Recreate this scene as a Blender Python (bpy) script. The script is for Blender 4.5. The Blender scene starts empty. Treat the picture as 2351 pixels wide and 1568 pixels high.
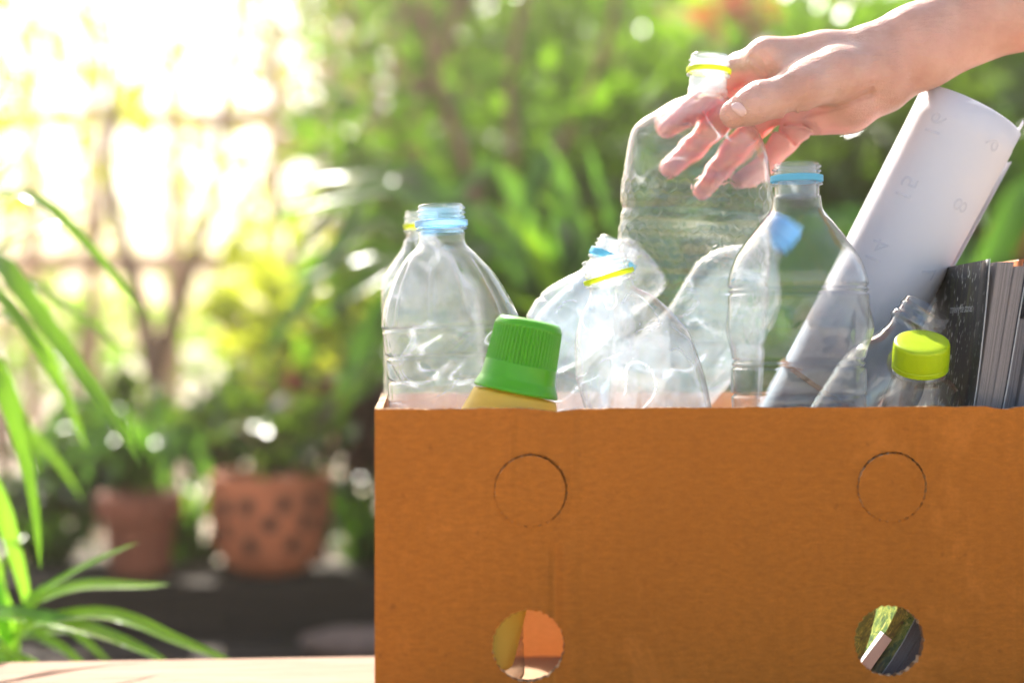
import bpy, bmesh, math, random
import numpy as np
from mathutils import Vector, noise as mnoise

random.seed(7)
rng = np.random.default_rng(7)
sc = bpy.context.scene
R = math.radians

# ------------------------------------------------------------------ camera, sky, sun, exposure
FPX = 3264.0                       # focal length in units of a 2350-wide frame (50 mm on a 36 mm sensor)
CAMZ = 0.226                       # camera height above the table top (table top is z = 0)
GROUND = -0.75
cam_d = bpy.data.cameras.new('camera'); cam = bpy.data.objects.new('camera', cam_d)
sc.collection.objects.link(cam); sc.camera = cam
cam.location = (0, 0, CAMZ); cam.rotation_euler = (R(90), 0, 0)
cam_d.lens = 50; cam_d.sensor_width = 36; cam_d.clip_start = 0.05; cam_d.clip_end = 500
cam_d.dof.use_dof = True; cam_d.dof.focus_distance = 0.838; cam_d.dof.aperture_fstop = 2.8
cam_d.dof.aperture_blades = 0

SUN_AZ = -17.0                     # degrees from straight ahead (+Y), negative = towards the left
SUN_EL = 41.0
world = bpy.data.worlds.new('World'); sc.world = world; world.use_nodes = True
wn = world.node_tree.nodes; wl = world.node_tree.links
sky = wn.new('ShaderNodeTexSky'); sky.sky_type = 'NISHITA'; sky.sun_disc = False
sky.sun_elevation = R(SUN_EL); sky.sun_rotation = R(SUN_AZ)
sky.air_density = 1.0; sky.dust_density = 3.0
wn['Background'].inputs[1].default_value = 0.09
wl.new(sky.outputs[0], wn['Background'].inputs[0])
sun_d = bpy.data.lights.new('sun', 'SUN'); sun = bpy.data.objects.new('sun', sun_d)
sc.collection.objects.link(sun)
sun_d.energy = 5.0; sun_d.angle = R(0.53); sun_d.color = (1.0, 0.955, 0.88)
sdir = Vector((math.sin(R(SUN_AZ))*math.cos(R(SUN_EL)), math.cos(R(SUN_AZ))*math.cos(R(SUN_EL)), math.sin(R(SUN_EL))))
sun.rotation_euler = sdir.to_track_quat('Z', 'Y').to_euler()
vs = sc.view_settings
vs.view_transform = 'Standard'; vs.look = 'None'; vs.gamma = 1.0; vs.exposure = 1.95
sc.render.engine = 'CYCLES'
cy = sc.cycles
cy.use_denoising = True; cy.denoiser = 'OPENIMAGEDENOISE'
cy.use_adaptive_sampling = True; cy.adaptive_threshold = 0.03
cy.volume_bounces = 0; cy.max_bounces = 10; cy.transparent_max_bounces = 40; cy.transmission_bounces = 10; cy.glossy_bounces = 5
cy.diffuse_bounces = 3; cy.sample_clamp_indirect = 6.0; cy.blur_glossy = 0.5
cy.caustics_refractive = False; cy.caustics_reflective = False

# ------------------------------------------------------------------ helpers
def P(px, py, d):
    return Vector(((px-1175.0)/FPX*d, d, CAMZ-(py-784.0)/FPX*d))

def link(name, me, parent=None, mat=None, smooth=False, loc=None):
    o = bpy.data.objects.new(name, me); sc.collection.objects.link(o)
    if mat is not None and me is not None and len(me.materials) == 0:
        for m in (mat if isinstance(mat, (list, tuple)) else [mat]): me.materials.append(m)
    if smooth: me.polygons.foreach_set('use_smooth', [True]*len(me.polygons))
    if parent is not None: o.parent = parent
    if loc is not None: o.location = loc
    return o

def mesh(name, v, f):
    me = bpy.data.meshes.new(name)
    me.from_pydata([tuple(float(c) for c in p) for p in v], [], f); me.update()
    return me

def tag(o, label=None, cat=None, group=None, kind=None):
    if label: o['label'] = label
    if cat: o['category'] = cat
    if group: o['group'] = group
    if kind: o['kind'] = kind
    return o

def root(name, loc, label, cat, group=None):
    o = bpy.data.objects.new(name, None); sc.collection.objects.link(o)
    o.location = loc; o.empty_display_size = 0.02
    return tag(o, label, cat, group)

def smoothstep(a, b, x):
    t = np.clip((x-a)/(b-a), 0, 1); return t*t*(3-2*t)

def catmull(ts, vals, t):
    ts = np.asarray(ts, float); vals = np.asarray(vals, float); t = np.asarray(t, float)
    n = len(ts); m = np.zeros_like(vals)
    d = np.diff(vals, axis=0)/np.diff(ts).reshape((-1,)+(1,)*(vals.ndim-1))
    m[0] = d[0]; m[-1] = d[-1]
    for i in range(1, n-1):
        a, b = d[i-1], d[i]
        m[i] = np.where(a*b > 0, 2*a*b/(a+b+1e-12*np.sign(a+b+1e-30)), 0) if vals.ndim == 1 else 0.5*(a+b)
    i = np.clip(np.searchsorted(ts, t, side='right')-1, 0, n-2)
    h = ts[i+1]-ts[i]; u = (t-ts[i])/h
    sh = (-1,)+(1,)*(vals.ndim-1); u = u.reshape(sh); h = h.reshape(sh)
    return ((2*u**3-3*u**2+1)*vals[i] + (u**3-2*u**2+u)*h*m[i] + (-2*u**3+3*u**2)*vals[i+1] + (u**3-u**2)*h*m[i+1])

def box_bm(bm, x0, x1, y0, y1, z0, z1, bev=0.0):
    r = bmesh.ops.create_cube(bm, size=1.0)
    for v in r['verts']:
        v.co = Vector(((x0+x1)/2+v.co.x*(x1-x0), (y0+y1)/2+v.co.y*(y1-y0), (z0+z1)/2+v.co.z*(z1-z0)))
    if bev:
        es = list({e for v in r['verts'] for e in v.link_edges})
        bmesh.ops.bevel(bm, geom=es, offset=bev, segments=2, affect='EDGES')

def bm_obj(name, bm, parent=None, mat=None, smooth=False, loc=None):
    me = bpy.data.meshes.new(name); bm.to_mesh(me); bm.free()
    return link(name, me, parent, mat, smooth, loc)

# ------------------------------------------------------------------ materials
class NT:
    def __init__(s, name):
        s.m = bpy.data.materials.new(name); s.m.use_nodes = True
        s.t = s.m.node_tree; s.t.nodes.clear(); s.out = s.n('OutputMaterial')
    def n(s, typ, **kw):
        nd = s.t.nodes.new('ShaderNode'+typ)
        for k, v in kw.items():
            if k in nd.inputs.keys(): nd.inputs[k].default_value = v
            else: setattr(nd, k, v)
        return nd
    def l(s, a, b): s.t.links.new(a, b)
    def ramp(s, fac, stops, interp='LINEAR'):
        r = s.n('ValToRGB'); r.color_ramp.interpolation = interp
        el = r.color_ramp.elements
        while len(el) < len(stops): el.new(0.5)
        for e, (p, c) in zip(el, stops): e.position = p; e.color = (*c, 1) if len(c) == 3 else c
        s.l(fac, r.inputs[0]); return r.outputs[0]
    def noise(s, scale, detail=4, rough=0.55, vec=None, dist=0.0):
        nd = s.n('TexNoise'); nd.inputs['Scale'].default_value = scale; nd.inputs['Detail'].default_value = detail
        nd.inputs['Roughness'].default_value = rough; nd.inputs['Distortion'].default_value = dist
        if vec is not None: s.l(vec, nd.inputs['Vector'])
        return nd.outputs['Fac']
    def coord(s, which='Object', scale=None):
        c = s.n('TexCoord').outputs[which]
        if scale is not None:
            mp = s.n('Mapping'); mp.inputs['Scale'].default_value = scale; s.l(c, mp.inputs[0]); c = mp.outputs[0]
        return c
    def bump(s, h, strength, dist=0.001, normal=None):
        b = s.n('Bump'); b.inputs['Strength'].default_value = strength; b.inputs['Distance'].default_value = dist
        s.l(h, b.inputs['Height'])
        if normal is not None: s.l(normal, b.inputs['Normal'])
        return b.outputs[0]
    def math(s, op, a, b=None, c=None):
        nd = s.n('Math', operation=op)
        for i, x in enumerate((a, b, c)):
            if x is None: continue
            if isinstance(x, (int, float)): nd.inputs[i].default_value = x
            else: s.l(x, nd.inputs[i])
        return nd.outputs[0]
    def mixc(s, fac, a, b, mode='MIX'):
        nd = s.n('MixRGB', blend_type=mode)
        for i, x in enumerate((fac, a, b)):
            if isinstance(x, (int, float)): nd.inputs[i].default_value = x
            elif isinstance(x, tuple): nd.inputs[i].default_value = (*x, 1) if len(x) == 3 else x
            else: s.l(x, nd.inputs[i])
        return nd.outputs[0]
    def mixs(s, fac, a, b):
        nd = s.n('MixShader')
        if isinstance(fac, (int, float)): nd.inputs[0].default_value = fac
        else: s.l(fac, nd.inputs[0])
        s.l(a, nd.inputs[1]); s.l(b, nd.inputs[2]); return nd.outputs[0]
    def principled(s, color, rough=0.5, normal=None, **kw):
        p = s.n('BsdfPrincipled')
        if isinstance(color, tuple): p.inputs['Base Color'].default_value = (*color, 1)
        else: s.l(color, p.inputs['Base Color'])
        if isinstance(rough, (int, float)): p.inputs['Roughness'].default_value = rough
        else: s.l(rough, p.inputs['Roughness'])
        if normal is not None: s.l(normal, p.inputs['Normal'])
        for k, v in kw.items(): p.inputs[k].default_value = v
        return p.outputs[0]
    def done(s, sh): s.l(sh, s.out.inputs[0]); return s.m

def m_simple(name, color, rough=0.5, var=0.12, scale=20, bump=0.0, bscale=60, **kw):
    t = NT(name); c = t.coord()
    col = t.mixc(t.ramp(t.noise(scale, 5, vec=c), [(0.3, (0, 0, 0)), (0.7, (1, 1, 1))]),
                 tuple(x*(1-var) for x in color), tuple(min(1, x*(1+var)) for x in color))
    nrm = t.bump(t.noise(bscale, 4, vec=c), bump, 0.002) if bump else None
    return t.done(t.principled(col, rough, nrm, **kw))

def m_pet(name, tint=(0.97, 0.98, 0.98), haze=0.05, refr=0.12, ior=1.10, edge=0.35, wrinkle=0.25, wscale=45, gloss=1.0):
    """thin clear plastic wall: lets light through, mirrors more at grazing angles, white haze in place of sun glare, plus scuffs"""
    t = NT(name); c = t.coord()
    n1 = t.noise(wscale, 3, 0.6, c, 0.6); vor = t.n('TexVoronoi', feature='DISTANCE_TO_EDGE'); t.l(c, vor.inputs['Vector'])
    vor.inputs['Scale'].default_value = wscale*0.9
    crease = t.math('MINIMUM', vor.outputs['Distance'], 0.12)
    h = t.math('ADD', n1, t.math('MULTIPLY', crease, 2.5))
    nrm = t.bump(h, wrinkle, 0.006)
    lw = t.n('LayerWeight', Blend=0.5); t.l(nrm, lw.inputs['Normal'])
    f = lw.outputs['Facing']
    fres = t.math('MULTIPLY_ADD', t.math('POWER', f, 3.0), 0.85, 0.035*gloss)
    lw0 = t.n('LayerWeight', Blend=0.5); f0 = lw0.outputs['Facing']
    tr = t.n('BsdfTransparent'); t.l(t.mixc(t.math('POWER', f0, 7.0), tint, tuple(x*0.45 for x in tint)), tr.inputs[0])
    rf = t.n('BsdfRefraction', IOR=ior, Roughness=0.0); rf.inputs[0].default_value = (*tint, 1); t.l(nrm, rf.inputs['Normal'])
    clear = t.mixs(refr, tr.outputs[0], rf.outputs[0])
    df = t.n('BsdfDiffuse'); df.inputs[0].default_value = (0.82, 0.87, 0.95, 1); t.l(nrm, df.inputs['Normal'])
    tl = t.n('BsdfTranslucent'); tl.inputs[0].default_value = (0.86, 0.91, 0.98, 1); t.l(nrm, tl.inputs['Normal'])
    milk = t.mixs(0.72, df.outputs[0], tl.outputs[0])
    # fine scuff noise; broad patches and edges whitened to imitate sun glare
    sc1 = t.ramp(t.noise(700, 2, 0.5, t.coord('Object', (1, 1, 0.15))), [(0.6, (0, 0, 0)), (0.75, (1, 1, 1))])
    sm = t.ramp(t.noise(15, 3, 0.5, c, 0.8), [(0.38, (0.12, 0.12, 0.12)), (0.62, (1, 1, 1))])
    hz = t.math('ADD', t.math('MULTIPLY', sm, haze), t.math('MULTIPLY', sc1, haze*0.7))
    hz = t.math('MULTIPLY_ADD', t.math('POWER', f0, 3.0), edge, hz)
    ca = t.n('Attribute', attribute_name='crease')            # stress-whitened fold lines
    hz = t.math('MULTIPLY_ADD', ca.outputs['Fac'], 0.42, hz)
    body = t.mixs(t.math('MINIMUM', hz, 0.9), clear, milk)
    gl = t.n('BsdfGlossy', Roughness=0.035); t.l(nrm, gl.inputs['Normal'])
    return t.done(t.mixs(fres, body, gl.outputs[0]))

def m_leaf(name, c1, c2, trans=0.45, rough=0.38, tcol=None, spec=0.5):
    t = NT(name); g = t.n('NewGeometry'); c = t.coord()
    oi = t.n('ObjectInfo')
    rnd = t.math('FRACT', t.math('ADD', g.outputs['Random Per Island'], oi.outputs['Random']))
    f = t.math('ADD', t.math('MULTIPLY', rnd, 0.75), t.math('MULTIPLY', t.noise(14, 3, vec=c), 0.3))
    col = t.mixc(f, c1, c2)
    nrm = t.bump(t.noise(120, 2, vec=t.coord('Object', (1, 1, 0.2))), 0.25, 0.002)
    p = t.principled(col, rough, nrm, **{'Specular IOR Level': spec})
    tl = t.n('BsdfTranslucent')
    t.l(t.mixc(0.55, t.mixc(1.0, col, (1.9, 2.1, 1.0), 'MULTIPLY'), tcol or (0.22, 0.36, 0.01)), tl.inputs[0])
    return t.done(t.mixs(trans, p, tl.outputs[0]))

def m_cardboard(name, base=(0.60, 0.200, 0.027), trans=0.0, folds=()):
    t = NT(name); c = t.coord()
    big = t.ramp(t.noise(9, 4, vec=c), [(0.3, (0, 0, 0)), (0.7, (1, 1, 1))])
    fib = t.ramp(t.noise(420, 3, 0.7, t.coord('Object', (0.35, 1, 1))), [(0.3, (0, 0, 0)), (0.7, (1, 1, 1))])
    col = t.mixc(big, tuple(x*0.88 for x in base), tuple(x*1.1 for x in base))
    col = t.mixc(t.math('MULTIPLY', fib, 0.75), col, tuple(x*0.62 for x in base))
    fine = t.ramp(t.noise(1400, 2, 0.6, c), [(0.35, (0, 0, 0)), (0.65, (1, 1, 1))])
    col = t.mixc(t.math('MULTIPLY', fine, 0.55), col, tuple(x*0.58 for x in base))
    sp = t.ramp(t.noise(150, 2, 0.4, c), [(0.70, (0, 0, 0)), (0.76, (1, 1, 1))])
    col = t.mixc(t.math('MULTIPLY', sp, 0.28), col, (0.13, 0.045, 0.012))
    # flute telegraphing: faint vertical stripes
    wv = t.n('TexWave', wave_type='BANDS', bands_direction='X'); t.l(c, wv.inputs['Vector'])
    wv.inputs['Scale'].default_value = 45; wv.inputs['Distortion'].default_value = 0.6
    crease = t.noise(1.0, 3, 0.5, t.coord('Object', (34, 34, 0.7)))
    h = t.math('ADD', t.math('MULTIPLY', wv.outputs['Fac'], 0.06), t.math('ADD', t.math('MULTIPLY', crease, 0.22), t.math('MULTIPLY', fib, 0.10)))
    sepx = t.n('SeparateXYZ'); t.l(c, sepx.inputs[0])
    for (fx, fw, z0, z1, amt) in folds:             # soft pressed fold lines
        g = t.math('POWER', 2.718, t.math('MULTIPLY', t.math('POWER', t.math('ABSOLUTE', t.math('DIVIDE', t.math('SUBTRACT', sepx.outputs[0], fx), fw)), 2.0), -1.0))
        win = t.ramp(sepx.outputs[2], [(max(0, z0-0.008), (0, 0, 0)), (z0, (1, 1, 1)), (z1, (1, 1, 1)), (z1+0.008, (0, 0, 0))])
        h = t.math('ADD', h, t.math('MULTIPLY', t.math('MULTIPLY', g, win), amt))
    nrm = t.bump(h, 0.55, 0.004)
    scf = t.ramp(t.noise(11, 6, 0.75, c, 0.5), [(0.56, (0, 0, 0)), (0.72, (1, 1, 1))])
    col = t.mixc(t.math('MULTIPLY', scf, 0.35), col, tuple(min(1, x*1.5+0.02) for x in base))
    sh = t.principled(col, 0.8, nrm, **{'Specular IOR Level': 0.12})
    if trans:
        tl = t.n('BsdfTranslucent'); tl.inputs[0].default_value = (0.80, 0.44, 0.20, 1); sh = t.mixs(trans, sh, tl.outputs[0])
    return t.done(sh)

def m_skin(name):
    t = NT(name); c = t.coord()
    n1 = t.noise(55, 5, 0.6, c); n2 = t.noise(18, 3, 0.5, c)
    col = t.mixc(t.ramp(n1, [(0.35, (0, 0, 0)), (0.65, (1, 1, 1))]), (0.56, 0.315, 0.232), (0.67, 0.415, 0.325))
    col = t.mixc(t.math('MULTIPLY', t.ramp(n2, [(0.45, (0, 0, 0)), (0.7, (1, 1, 1))]), 0.45), col, (0.68, 0.34, 0.27))
    # palm pink from the mesh mask, brightened to imitate sun glowing through fingers
    at = t.n('Attribute', attribute_name='palm'); col = t.mixc(at.outputs['Fac'], col, (0.92, 0.47, 0.42))
    vor = t.n('TexVoronoi', feature='DISTANCE_TO_EDGE'); t.l(c, vor.inputs['Vector']); vor.inputs['Scale'].default_value = 620
    st = t.noise(240, 3, 0.6, t.coord('Object', (0.4, 1, 1.6)))
    h = t.math('ADD', t.math('MULTIPLY', t.math('MINIMUM', vor.outputs['Distance'], 0.25), 0.5), st)
    nrm = t.bump(h, 0.8, 0.0011)
    p = t.n('BsdfPrincipled'); t.l(col, p.inputs['Base Color']); t.l(nrm, p.inputs['Normal'])
    p.inputs['Roughness'].default_value = 0.46; p.inputs['Specular IOR Level'].default_value = 0.4
    p.inputs['Subsurface Weight'].default_value = 0.5; p.inputs['Subsurface Radius'].default_value = (1.0, 0.3, 0.16)
    p.inputs['Subsurface Scale'].default_value = 0.010
    return t.done(p.outputs[0])

def m_wood(name, c1, c2, sx=(1.2, 14, 14), rough=0.55, spec=0.2):
    t = NT(name); c = t.coord('Object', sx)
    n = t.noise(6, 6, 0.65, c, 1.2)
    col = t.mixc(t.ramp(n, [(0.3, (0, 0, 0)), (0.72, (1, 1, 1))]), c1, c2)
    return t.done(t.principled(col, rough, t.bump(n, 0.25, 0.003), **{'Specular IOR Level': spec}))

def m_print(name, color, rough=0.6): 
    t = NT(name); return t.done(t.principled(color, rough))

M = {}
M['card'] = m_cardboard('cardboard', folds=((0.0965, 0.0030, 0.045, 0.11, -1.1), (0.1045, 0.0050, 0.045, 0.11, 0.7), (0.0725, 0.003, 0.15, 0.19, 0.5), (0.106, 0.003, 0.14, 0.19, 0.5), (0.352, 0.003, 0.03, 0.19, -0.6), (0.297, 0.003, 0.15, 0.19, 0.5), (0.2, 0.008, 0.0, 0.19, 0.5), (0.262, 0.004, 0.06, 0.13, -0.5)))
M['card_in'] = m_cardboard('light_paled_cardboard', (0.76, 0.50, 0.30), 0.35)  # box cardboard paled and made translucent to imitate light inside
t = NT('cardboard_edge'); wv = t.n('TexWave', wave_type='BANDS', bands_direction='X'); t.l(t.coord(), wv.inputs['Vector'])
wv.inputs['Scale'].default_value = 62; wv.inputs['Distortion'].default_value = 1.5; wv.inputs['Detail'].default_value = 2
ec = t.mixc(t.ramp(wv.outputs['Fac'], [(0.35, (0, 0, 0)), (0.6, (1, 1, 1))]), (0.22, 0.12, 0.06), (0.62, 0.44, 0.26))
M['card_edge'] = t.done(t.principled(ec, 0.9, t.bump(wv.outputs['Fac'], 0.8, 0.002)))
M['pet'] = m_pet('clear_plastic', haze=0.035, refr=0.55, ior=1.03, edge=0.24, wrinkle=0.05, gloss=1.6)
M['pet_hex'] = m_pet('embossed_clear_plastic', tint=(0.99, 0.99, 0.98), haze=0.02, refr=0.5, ior=1.045, edge=0.16, wrinkle=0.05, gloss=1.8)
M['pet_thin'] = m_pet('thin_clear_plastic', haze=0.10, refr=0.0, edge=0.30, wrinkle=0.1, gloss=1.6)
M['pet_milk'] = m_pet('scuffed_glare_white_plastic', haze=0.20, refr=0.0, edge=0.30, wrinkle=0.05, wscale=20, gloss=2.2)
M['pet_blue'] = m_pet('pale_blue_clear_plastic', tint=(0.86, 0.94, 1.0), haze=0.17, refr=0.0, edge=0.26, wrinkle=0.06, gloss=2.0)
M['pet_neck'] = m_pet('thick_clear_plastic', haze=0.20, refr=0.0, edge=0.40, wrinkle=0.08, gloss=1.6)
M['pet_neck_blue'] = m_pet('thick_pale_blue_plastic', tint=(0.70, 0.86, 0.97), haze=0.14, refr=0.0, edge=0.30, wrinkle=0.08, gloss=1.6)
M['glass'] = m_pet('clear_jar_glass', tint=(0.94, 0.95, 0.94), haze=0.05, refr=0.2, ior=1.03, edge=0.34, wrinkle=0.02, gloss=3.2)
def m_plastic(name, color, rough=0.32, trans=0.2, sss=0.0):
    t = NT(name); p = t.principled(color, rough, t.bump(t.noise(300, 2, vec=t.coord()), 0.05, 0.001))
    tl = t.n('BsdfTranslucent'); tl.inputs[0].default_value = (*color, 1)
    return t.done(t.mixs(trans, p, tl.outputs[0]))
M['green_cap'] = m_plastic('bright_green_plastic', (0.085, 0.43, 0.001), 0.28, 0.12)
M['cream'] = m_plastic('cream_yellow_plastic', (0.95, 0.74, 0.14), 0.35, 0.5)
M['lime'] = m_plastic('lime_plastic', (0.60, 0.78, 0.01), 0.34, 0.35)
M['yellow_ring'] = m_plastic('yellow_green_plastic', (0.66, 0.76, 0.01), 0.35, 0.4)
M['blue_ring'] = m_plastic('sky_blue_plastic', (0.18, 0.66, 0.90), 0.35, 0.45)
M['pale_blue_ring'] = m_plastic('pale_blue_plastic', (0.45, 0.72, 0.90), 0.35, 0.4)
M['blue_cap'] = m_plastic('blue_cap_plastic', (0.22, 0.58, 0.92), 0.35, 0.4)
M['skin'] = m_skin('skin')
M['nail'] = m_print('nail', (0.78, 0.52, 0.47), 0.22)
t = NT('white_paper'); c = t.coord()
p = t.principled(t.mixc(t.noise(25, 3, vec=c), (0.88, 0.875, 0.90), (0.91, 0.90, 0.925)), 0.6, t.bump(t.noise(14, 3, vec=c), 0.08, 0.01))
tl = t.n('BsdfTranslucent'); tl.inputs[0].default_value = (0.8, 0.79, 0.82, 1)
M['paper'] = t.done(t.mixs(0.3, p, tl.outputs[0]))
M['faint_ink'] = m_print('show_through_ink', (0.66, 0.66, 0.70))
M['band'] = m_simple('brown_rubber', (0.42, 0.16, 0.05), 0.6)
M['table'] = m_wood('pale_table_wood', (0.22, 0.13, 0.088), (0.33, 0.22, 0.16), (1.5, 16, 16), 0.8, 0.08)
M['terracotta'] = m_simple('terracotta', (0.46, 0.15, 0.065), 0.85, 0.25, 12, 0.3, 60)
M['terracotta_dark'] = m_simple('dark_terracotta', (0.26, 0.085, 0.045), 0.8, 0.25, 14, 0.3, 60)  # darker terracotta tone, used on the small pot
M['hole_dark'] = m_simple('painted_hollow_shade', (0.045, 0.022, 0.015), 0.9)
M['soil'] = m_simple('soil', (0.035, 0.022, 0.014), 0.95, 0.5, 40, 0.6, 60)
M['sleeper'] = m_wood('weathered_dark_timber', (0.022, 0.018, 0.014), (0.07, 0.055, 0.043), (0.6, 8, 8), 0.95)
M['fence'] = m_wood('brown_fence_timber', (0.52, 0.29, 0.19), (0.68, 0.43, 0.30), (8, 8, 0.7), 0.75)
M['bark'] = m_wood('bark', (0.17, 0.095, 0.065), (0.36, 0.21, 0.15), (9, 9, 1.2), 0.9)
M['ground'] = m_simple('pale_sandy_ground', (0.42, 0.35, 0.27), 0.95, 0.35, 1.7, 0.4, 10)
M['stone'] = m_simple('pinkish_grey_stone', (0.17, 0.115, 0.09), 0.85, 0.3, 16, 0.4, 30)
M['concrete'] = m_simple('grey_brown_concrete', (0.30, 0.25, 0.19), 0.9, 0.25, 6, 0.3, 30)
M['plaster'] = m_simple('cream_plaster', (0.70, 0.60, 0.46), 0.9, 0.08, 3)
M['red_petal'] = m_leaf('red_petals', (0.55, 0.02, 0.02), (0.65, 0.08, 0.03), 0.3, 0.5, (0.6, 0.03, 0.02))
M['leaf'] = m_leaf('mid_green_leaf', (0.030, 0.105, 0.006), (0.08, 0.20, 0.008), 0.45)
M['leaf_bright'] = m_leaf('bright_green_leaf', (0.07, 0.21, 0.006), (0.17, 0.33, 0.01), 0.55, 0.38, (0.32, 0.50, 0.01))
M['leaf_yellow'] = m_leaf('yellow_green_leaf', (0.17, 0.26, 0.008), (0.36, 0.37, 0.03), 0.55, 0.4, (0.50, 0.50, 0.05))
M['leaf_dark'] = m_leaf('dark_green_leaf', (0.018, 0.05, 0.012), (0.05, 0.10, 0.02), 0.25, 0.3)
M['leaf_purple'] = m_leaf('purple_brown_leaf', (0.04, 0.016, 0.018), (0.10, 0.035, 0.03), 0.25, 0.35, (0.2, 0.05, 0.04))
M['strap'] = m_leaf('glossy_strap_leaf', (0.07, 0.20, 0.016), (0.15, 0.31, 0.03), 0.55, 0.22, (0.30, 0.52, 0.03), 0.6)
M['strap_mid'] = m_leaf('green_strap_leaf', (0.03, 0.11, 0.012), (0.10, 0.21, 0.03), 0.45, 0.3, (0.16, 0.34, 0.02))

# ------------------------------------------------------------------ ground and table
gr = link('ground', mesh('ground', [(-200, -60, GROUND), (200, -60, GROUND), (200, 400, GROUND), (-200, 400, GROUND)], [(0, 1, 2, 3)]), None, M['ground'])
tag(gr, kind='structure')

YAW = R(4.2)                       # box and table stand slightly turned: their right ends are farther away
tb = root('wooden_table', (0.0, 0.62, GROUND), 'pale wooden plank table under the cardboard box', 'table')
tb.rotation_euler = (0, 0, YAW)
edge_y = 1.009+0.019-0.62          # far edge in table space
for i in range(5):
    w = 0.128; y1 = edge_y-i*(w+0.003); y0 = y1-w
    bm = bmesh.new(); box_bm(bm, -0.95, 0.95, y0, y1, -GROUND-0.026, -GROUND, 0.003)
    bm_obj('plank', bm, tb, M['table'])
bm = bmesh.new()
for (x0, x1, y0, y1) in ((-0.86, 0.86, edge_y-0.05, edge_y-0.03), (-0.86, 0.86, -0.22, -0.20)):
    box_bm(bm, x0, x1, y0, y1, -GROUND-0.10, -GROUND-0.0275, 0.002)
bm_obj('apron', bm, tb, M['table'])
for sx in (-0.84, 0.80):
    for yy in (edge_y-0.095, -0.195):
        bm = bmesh.new(); box_bm(bm, sx, sx+0.045, yy, yy+0.042, 0.0, -GROUND-0.0275, 0.003)
        bm_obj('leg', bm, tb, M['table'])

# ------------------------------------------------------------------ cardboard box
BX0, BY0, BH, BT = -0.0733, 0.759, 0.190, 0.0042
BW, BD = 0.405, 0.236
box = root('cardboard_box', (BX0, BY0, 0.0), 'brown cardboard box with round punched holes full of bottles and paper', 'box')
box.rotation_euler = (0, 0, YAW)

def jag_circle(cx, cz, r, amp, seed, n=88):
    rr = random.Random(seed); pts = []
    for k in range(n):
        a = 2*math.pi*k/n
        d = amp*(0.6*math.sin(31*a+seed)+0.5*rr.uniform(-1, 1))
        pts.append((cx+(r+d)*math.cos(a), cz+(r+d)*math.sin(a)))
    return pts

def panel(name, outer, holes, thick, mat_face, mat_edge, parent):
    """flat board in x-z at y = 0 .. thick with cut holes"""
    bm = bmesh.new(); edges = []
    for loop in [outer]+holes:
        vsx = [bm.verts.new((x, 0, z)) for x, z in loop]
        edges += [bm.edges.new((vsx[i], vsx[(i+1) % len(vsx)])) for i in range(len(vsx))]
    bmesh.ops.triangle_fill(bm, use_beauty=True, use_dissolve=False, edges=edges, normal=(0, -1, 0))
    faces = list(bm.faces)
    for f in faces:
        if f.normal.y > 0: f.normal_flip()
    r = bmesh.ops.extrude_face_region(bm, geom=faces)
    bmesh.ops.translate(bm, vec=(0, thick, 0), verts=[v for v in r['geom'] if isinstance(v, bmesh.types.BMVert)])
    bm.normal_update()
    bmesh.ops.recalc_face_normals(bm, faces=bm.faces)
    for f in bm.faces: f.material_index = 1 if abs(f.normal.y) < 0.5 else 0
    return bm_obj(name, bm, parent, [mat_face, mat_edge])

def rim(x0, x1, z, seed, amp=0.0005, n=70, dents=()):
    rr = random.Random(seed); out = []
    for i in range(n+1):
        x = x0+(x1-x0)*i/n
        dz = amp*(mnoise.noise(Vector((x*60, seed, 0)))+0.5*rr.uniform(-1, 1))
        for (dx, w, dep) in dents: dz -= dep*math.exp(-((x-dx)/w)**2)
        out.append((x, z+dz))
    return out

def frontxz(px, py):               # picture position -> place on the turned front board
    u = (px-1175.0)/FPX
    ca, sa = math.cos(YAW), math.sin(YAW)
    s = (u*BY0-BX0)/(ca-u*sa); d = BY0+s*sa
    return s, CAMZ-(py-784.0)/FPX*d
h1 = frontxz(1213, 1484); h2 = frontxz(2041, 1472); k1 = frontxz(1218, 1126); k2 = frontxz(2047, 1118)
HR = 0.0193
outer = [(0, 0), (BW, 0)]+rim(0, BW, BH, 3, dents=((0.098, 0.006, 0.0016), (0.345, 0.005, 0.002), (0.105, 0.02, 0.0006)))[::-1]
fp = panel('front_panel', outer,
           [jag_circle(*h1, HR*1.0, 0.00065, 1), jag_circle(*h2, HR, 0.0007, 2), jag_circle(*k1, HR*1.02, 0.0004, 4), jag_circle(*k2, HR*1.0, 0.0004, 5)],
           BT, M['card'], M['card_edge'], box)
for (cx, cz), s, rr_ in ((k1, 4, HR*1.02), (k2, 5, HR)):
    o = panel('knockout_disc', jag_circle(cx, cz, rr_-0.0006, 0.00025, s+9), [], BT, M['card'], M['card_edge'], box)
    o.location = (0, 0.0003, 0)
    # the disc sits a little loose: turned a hair about its lower edge
    o.rotation_euler = (R(0.5), 0, 0); o.location = (-0.0004, 0.0002, -0.0004)
for (cx, cz) in (k1, k2):          # disc added behind each knockout to keep sunlight out of the gap
    o = panel('light_block_disc', jag_circle(cx, cz, HR*1.2, 0.0, 3, 48), [], 0.0005, M['card'], M['card'], box); o.location = (0, BT+0.0004, 0)
bp = panel('back_panel', [(0, 0), (BW, 0)]+rim(0, BW, BH, 8)[::-1], [jag_circle(0.08, 0.05, HR, 0.0003, 6), jag_circle(0.32, 0.05, HR, 0.0003, 7)], BT, M['card_in'], M['card_edge'], box)
bp.location = (0, BD-BT, 0)
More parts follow.
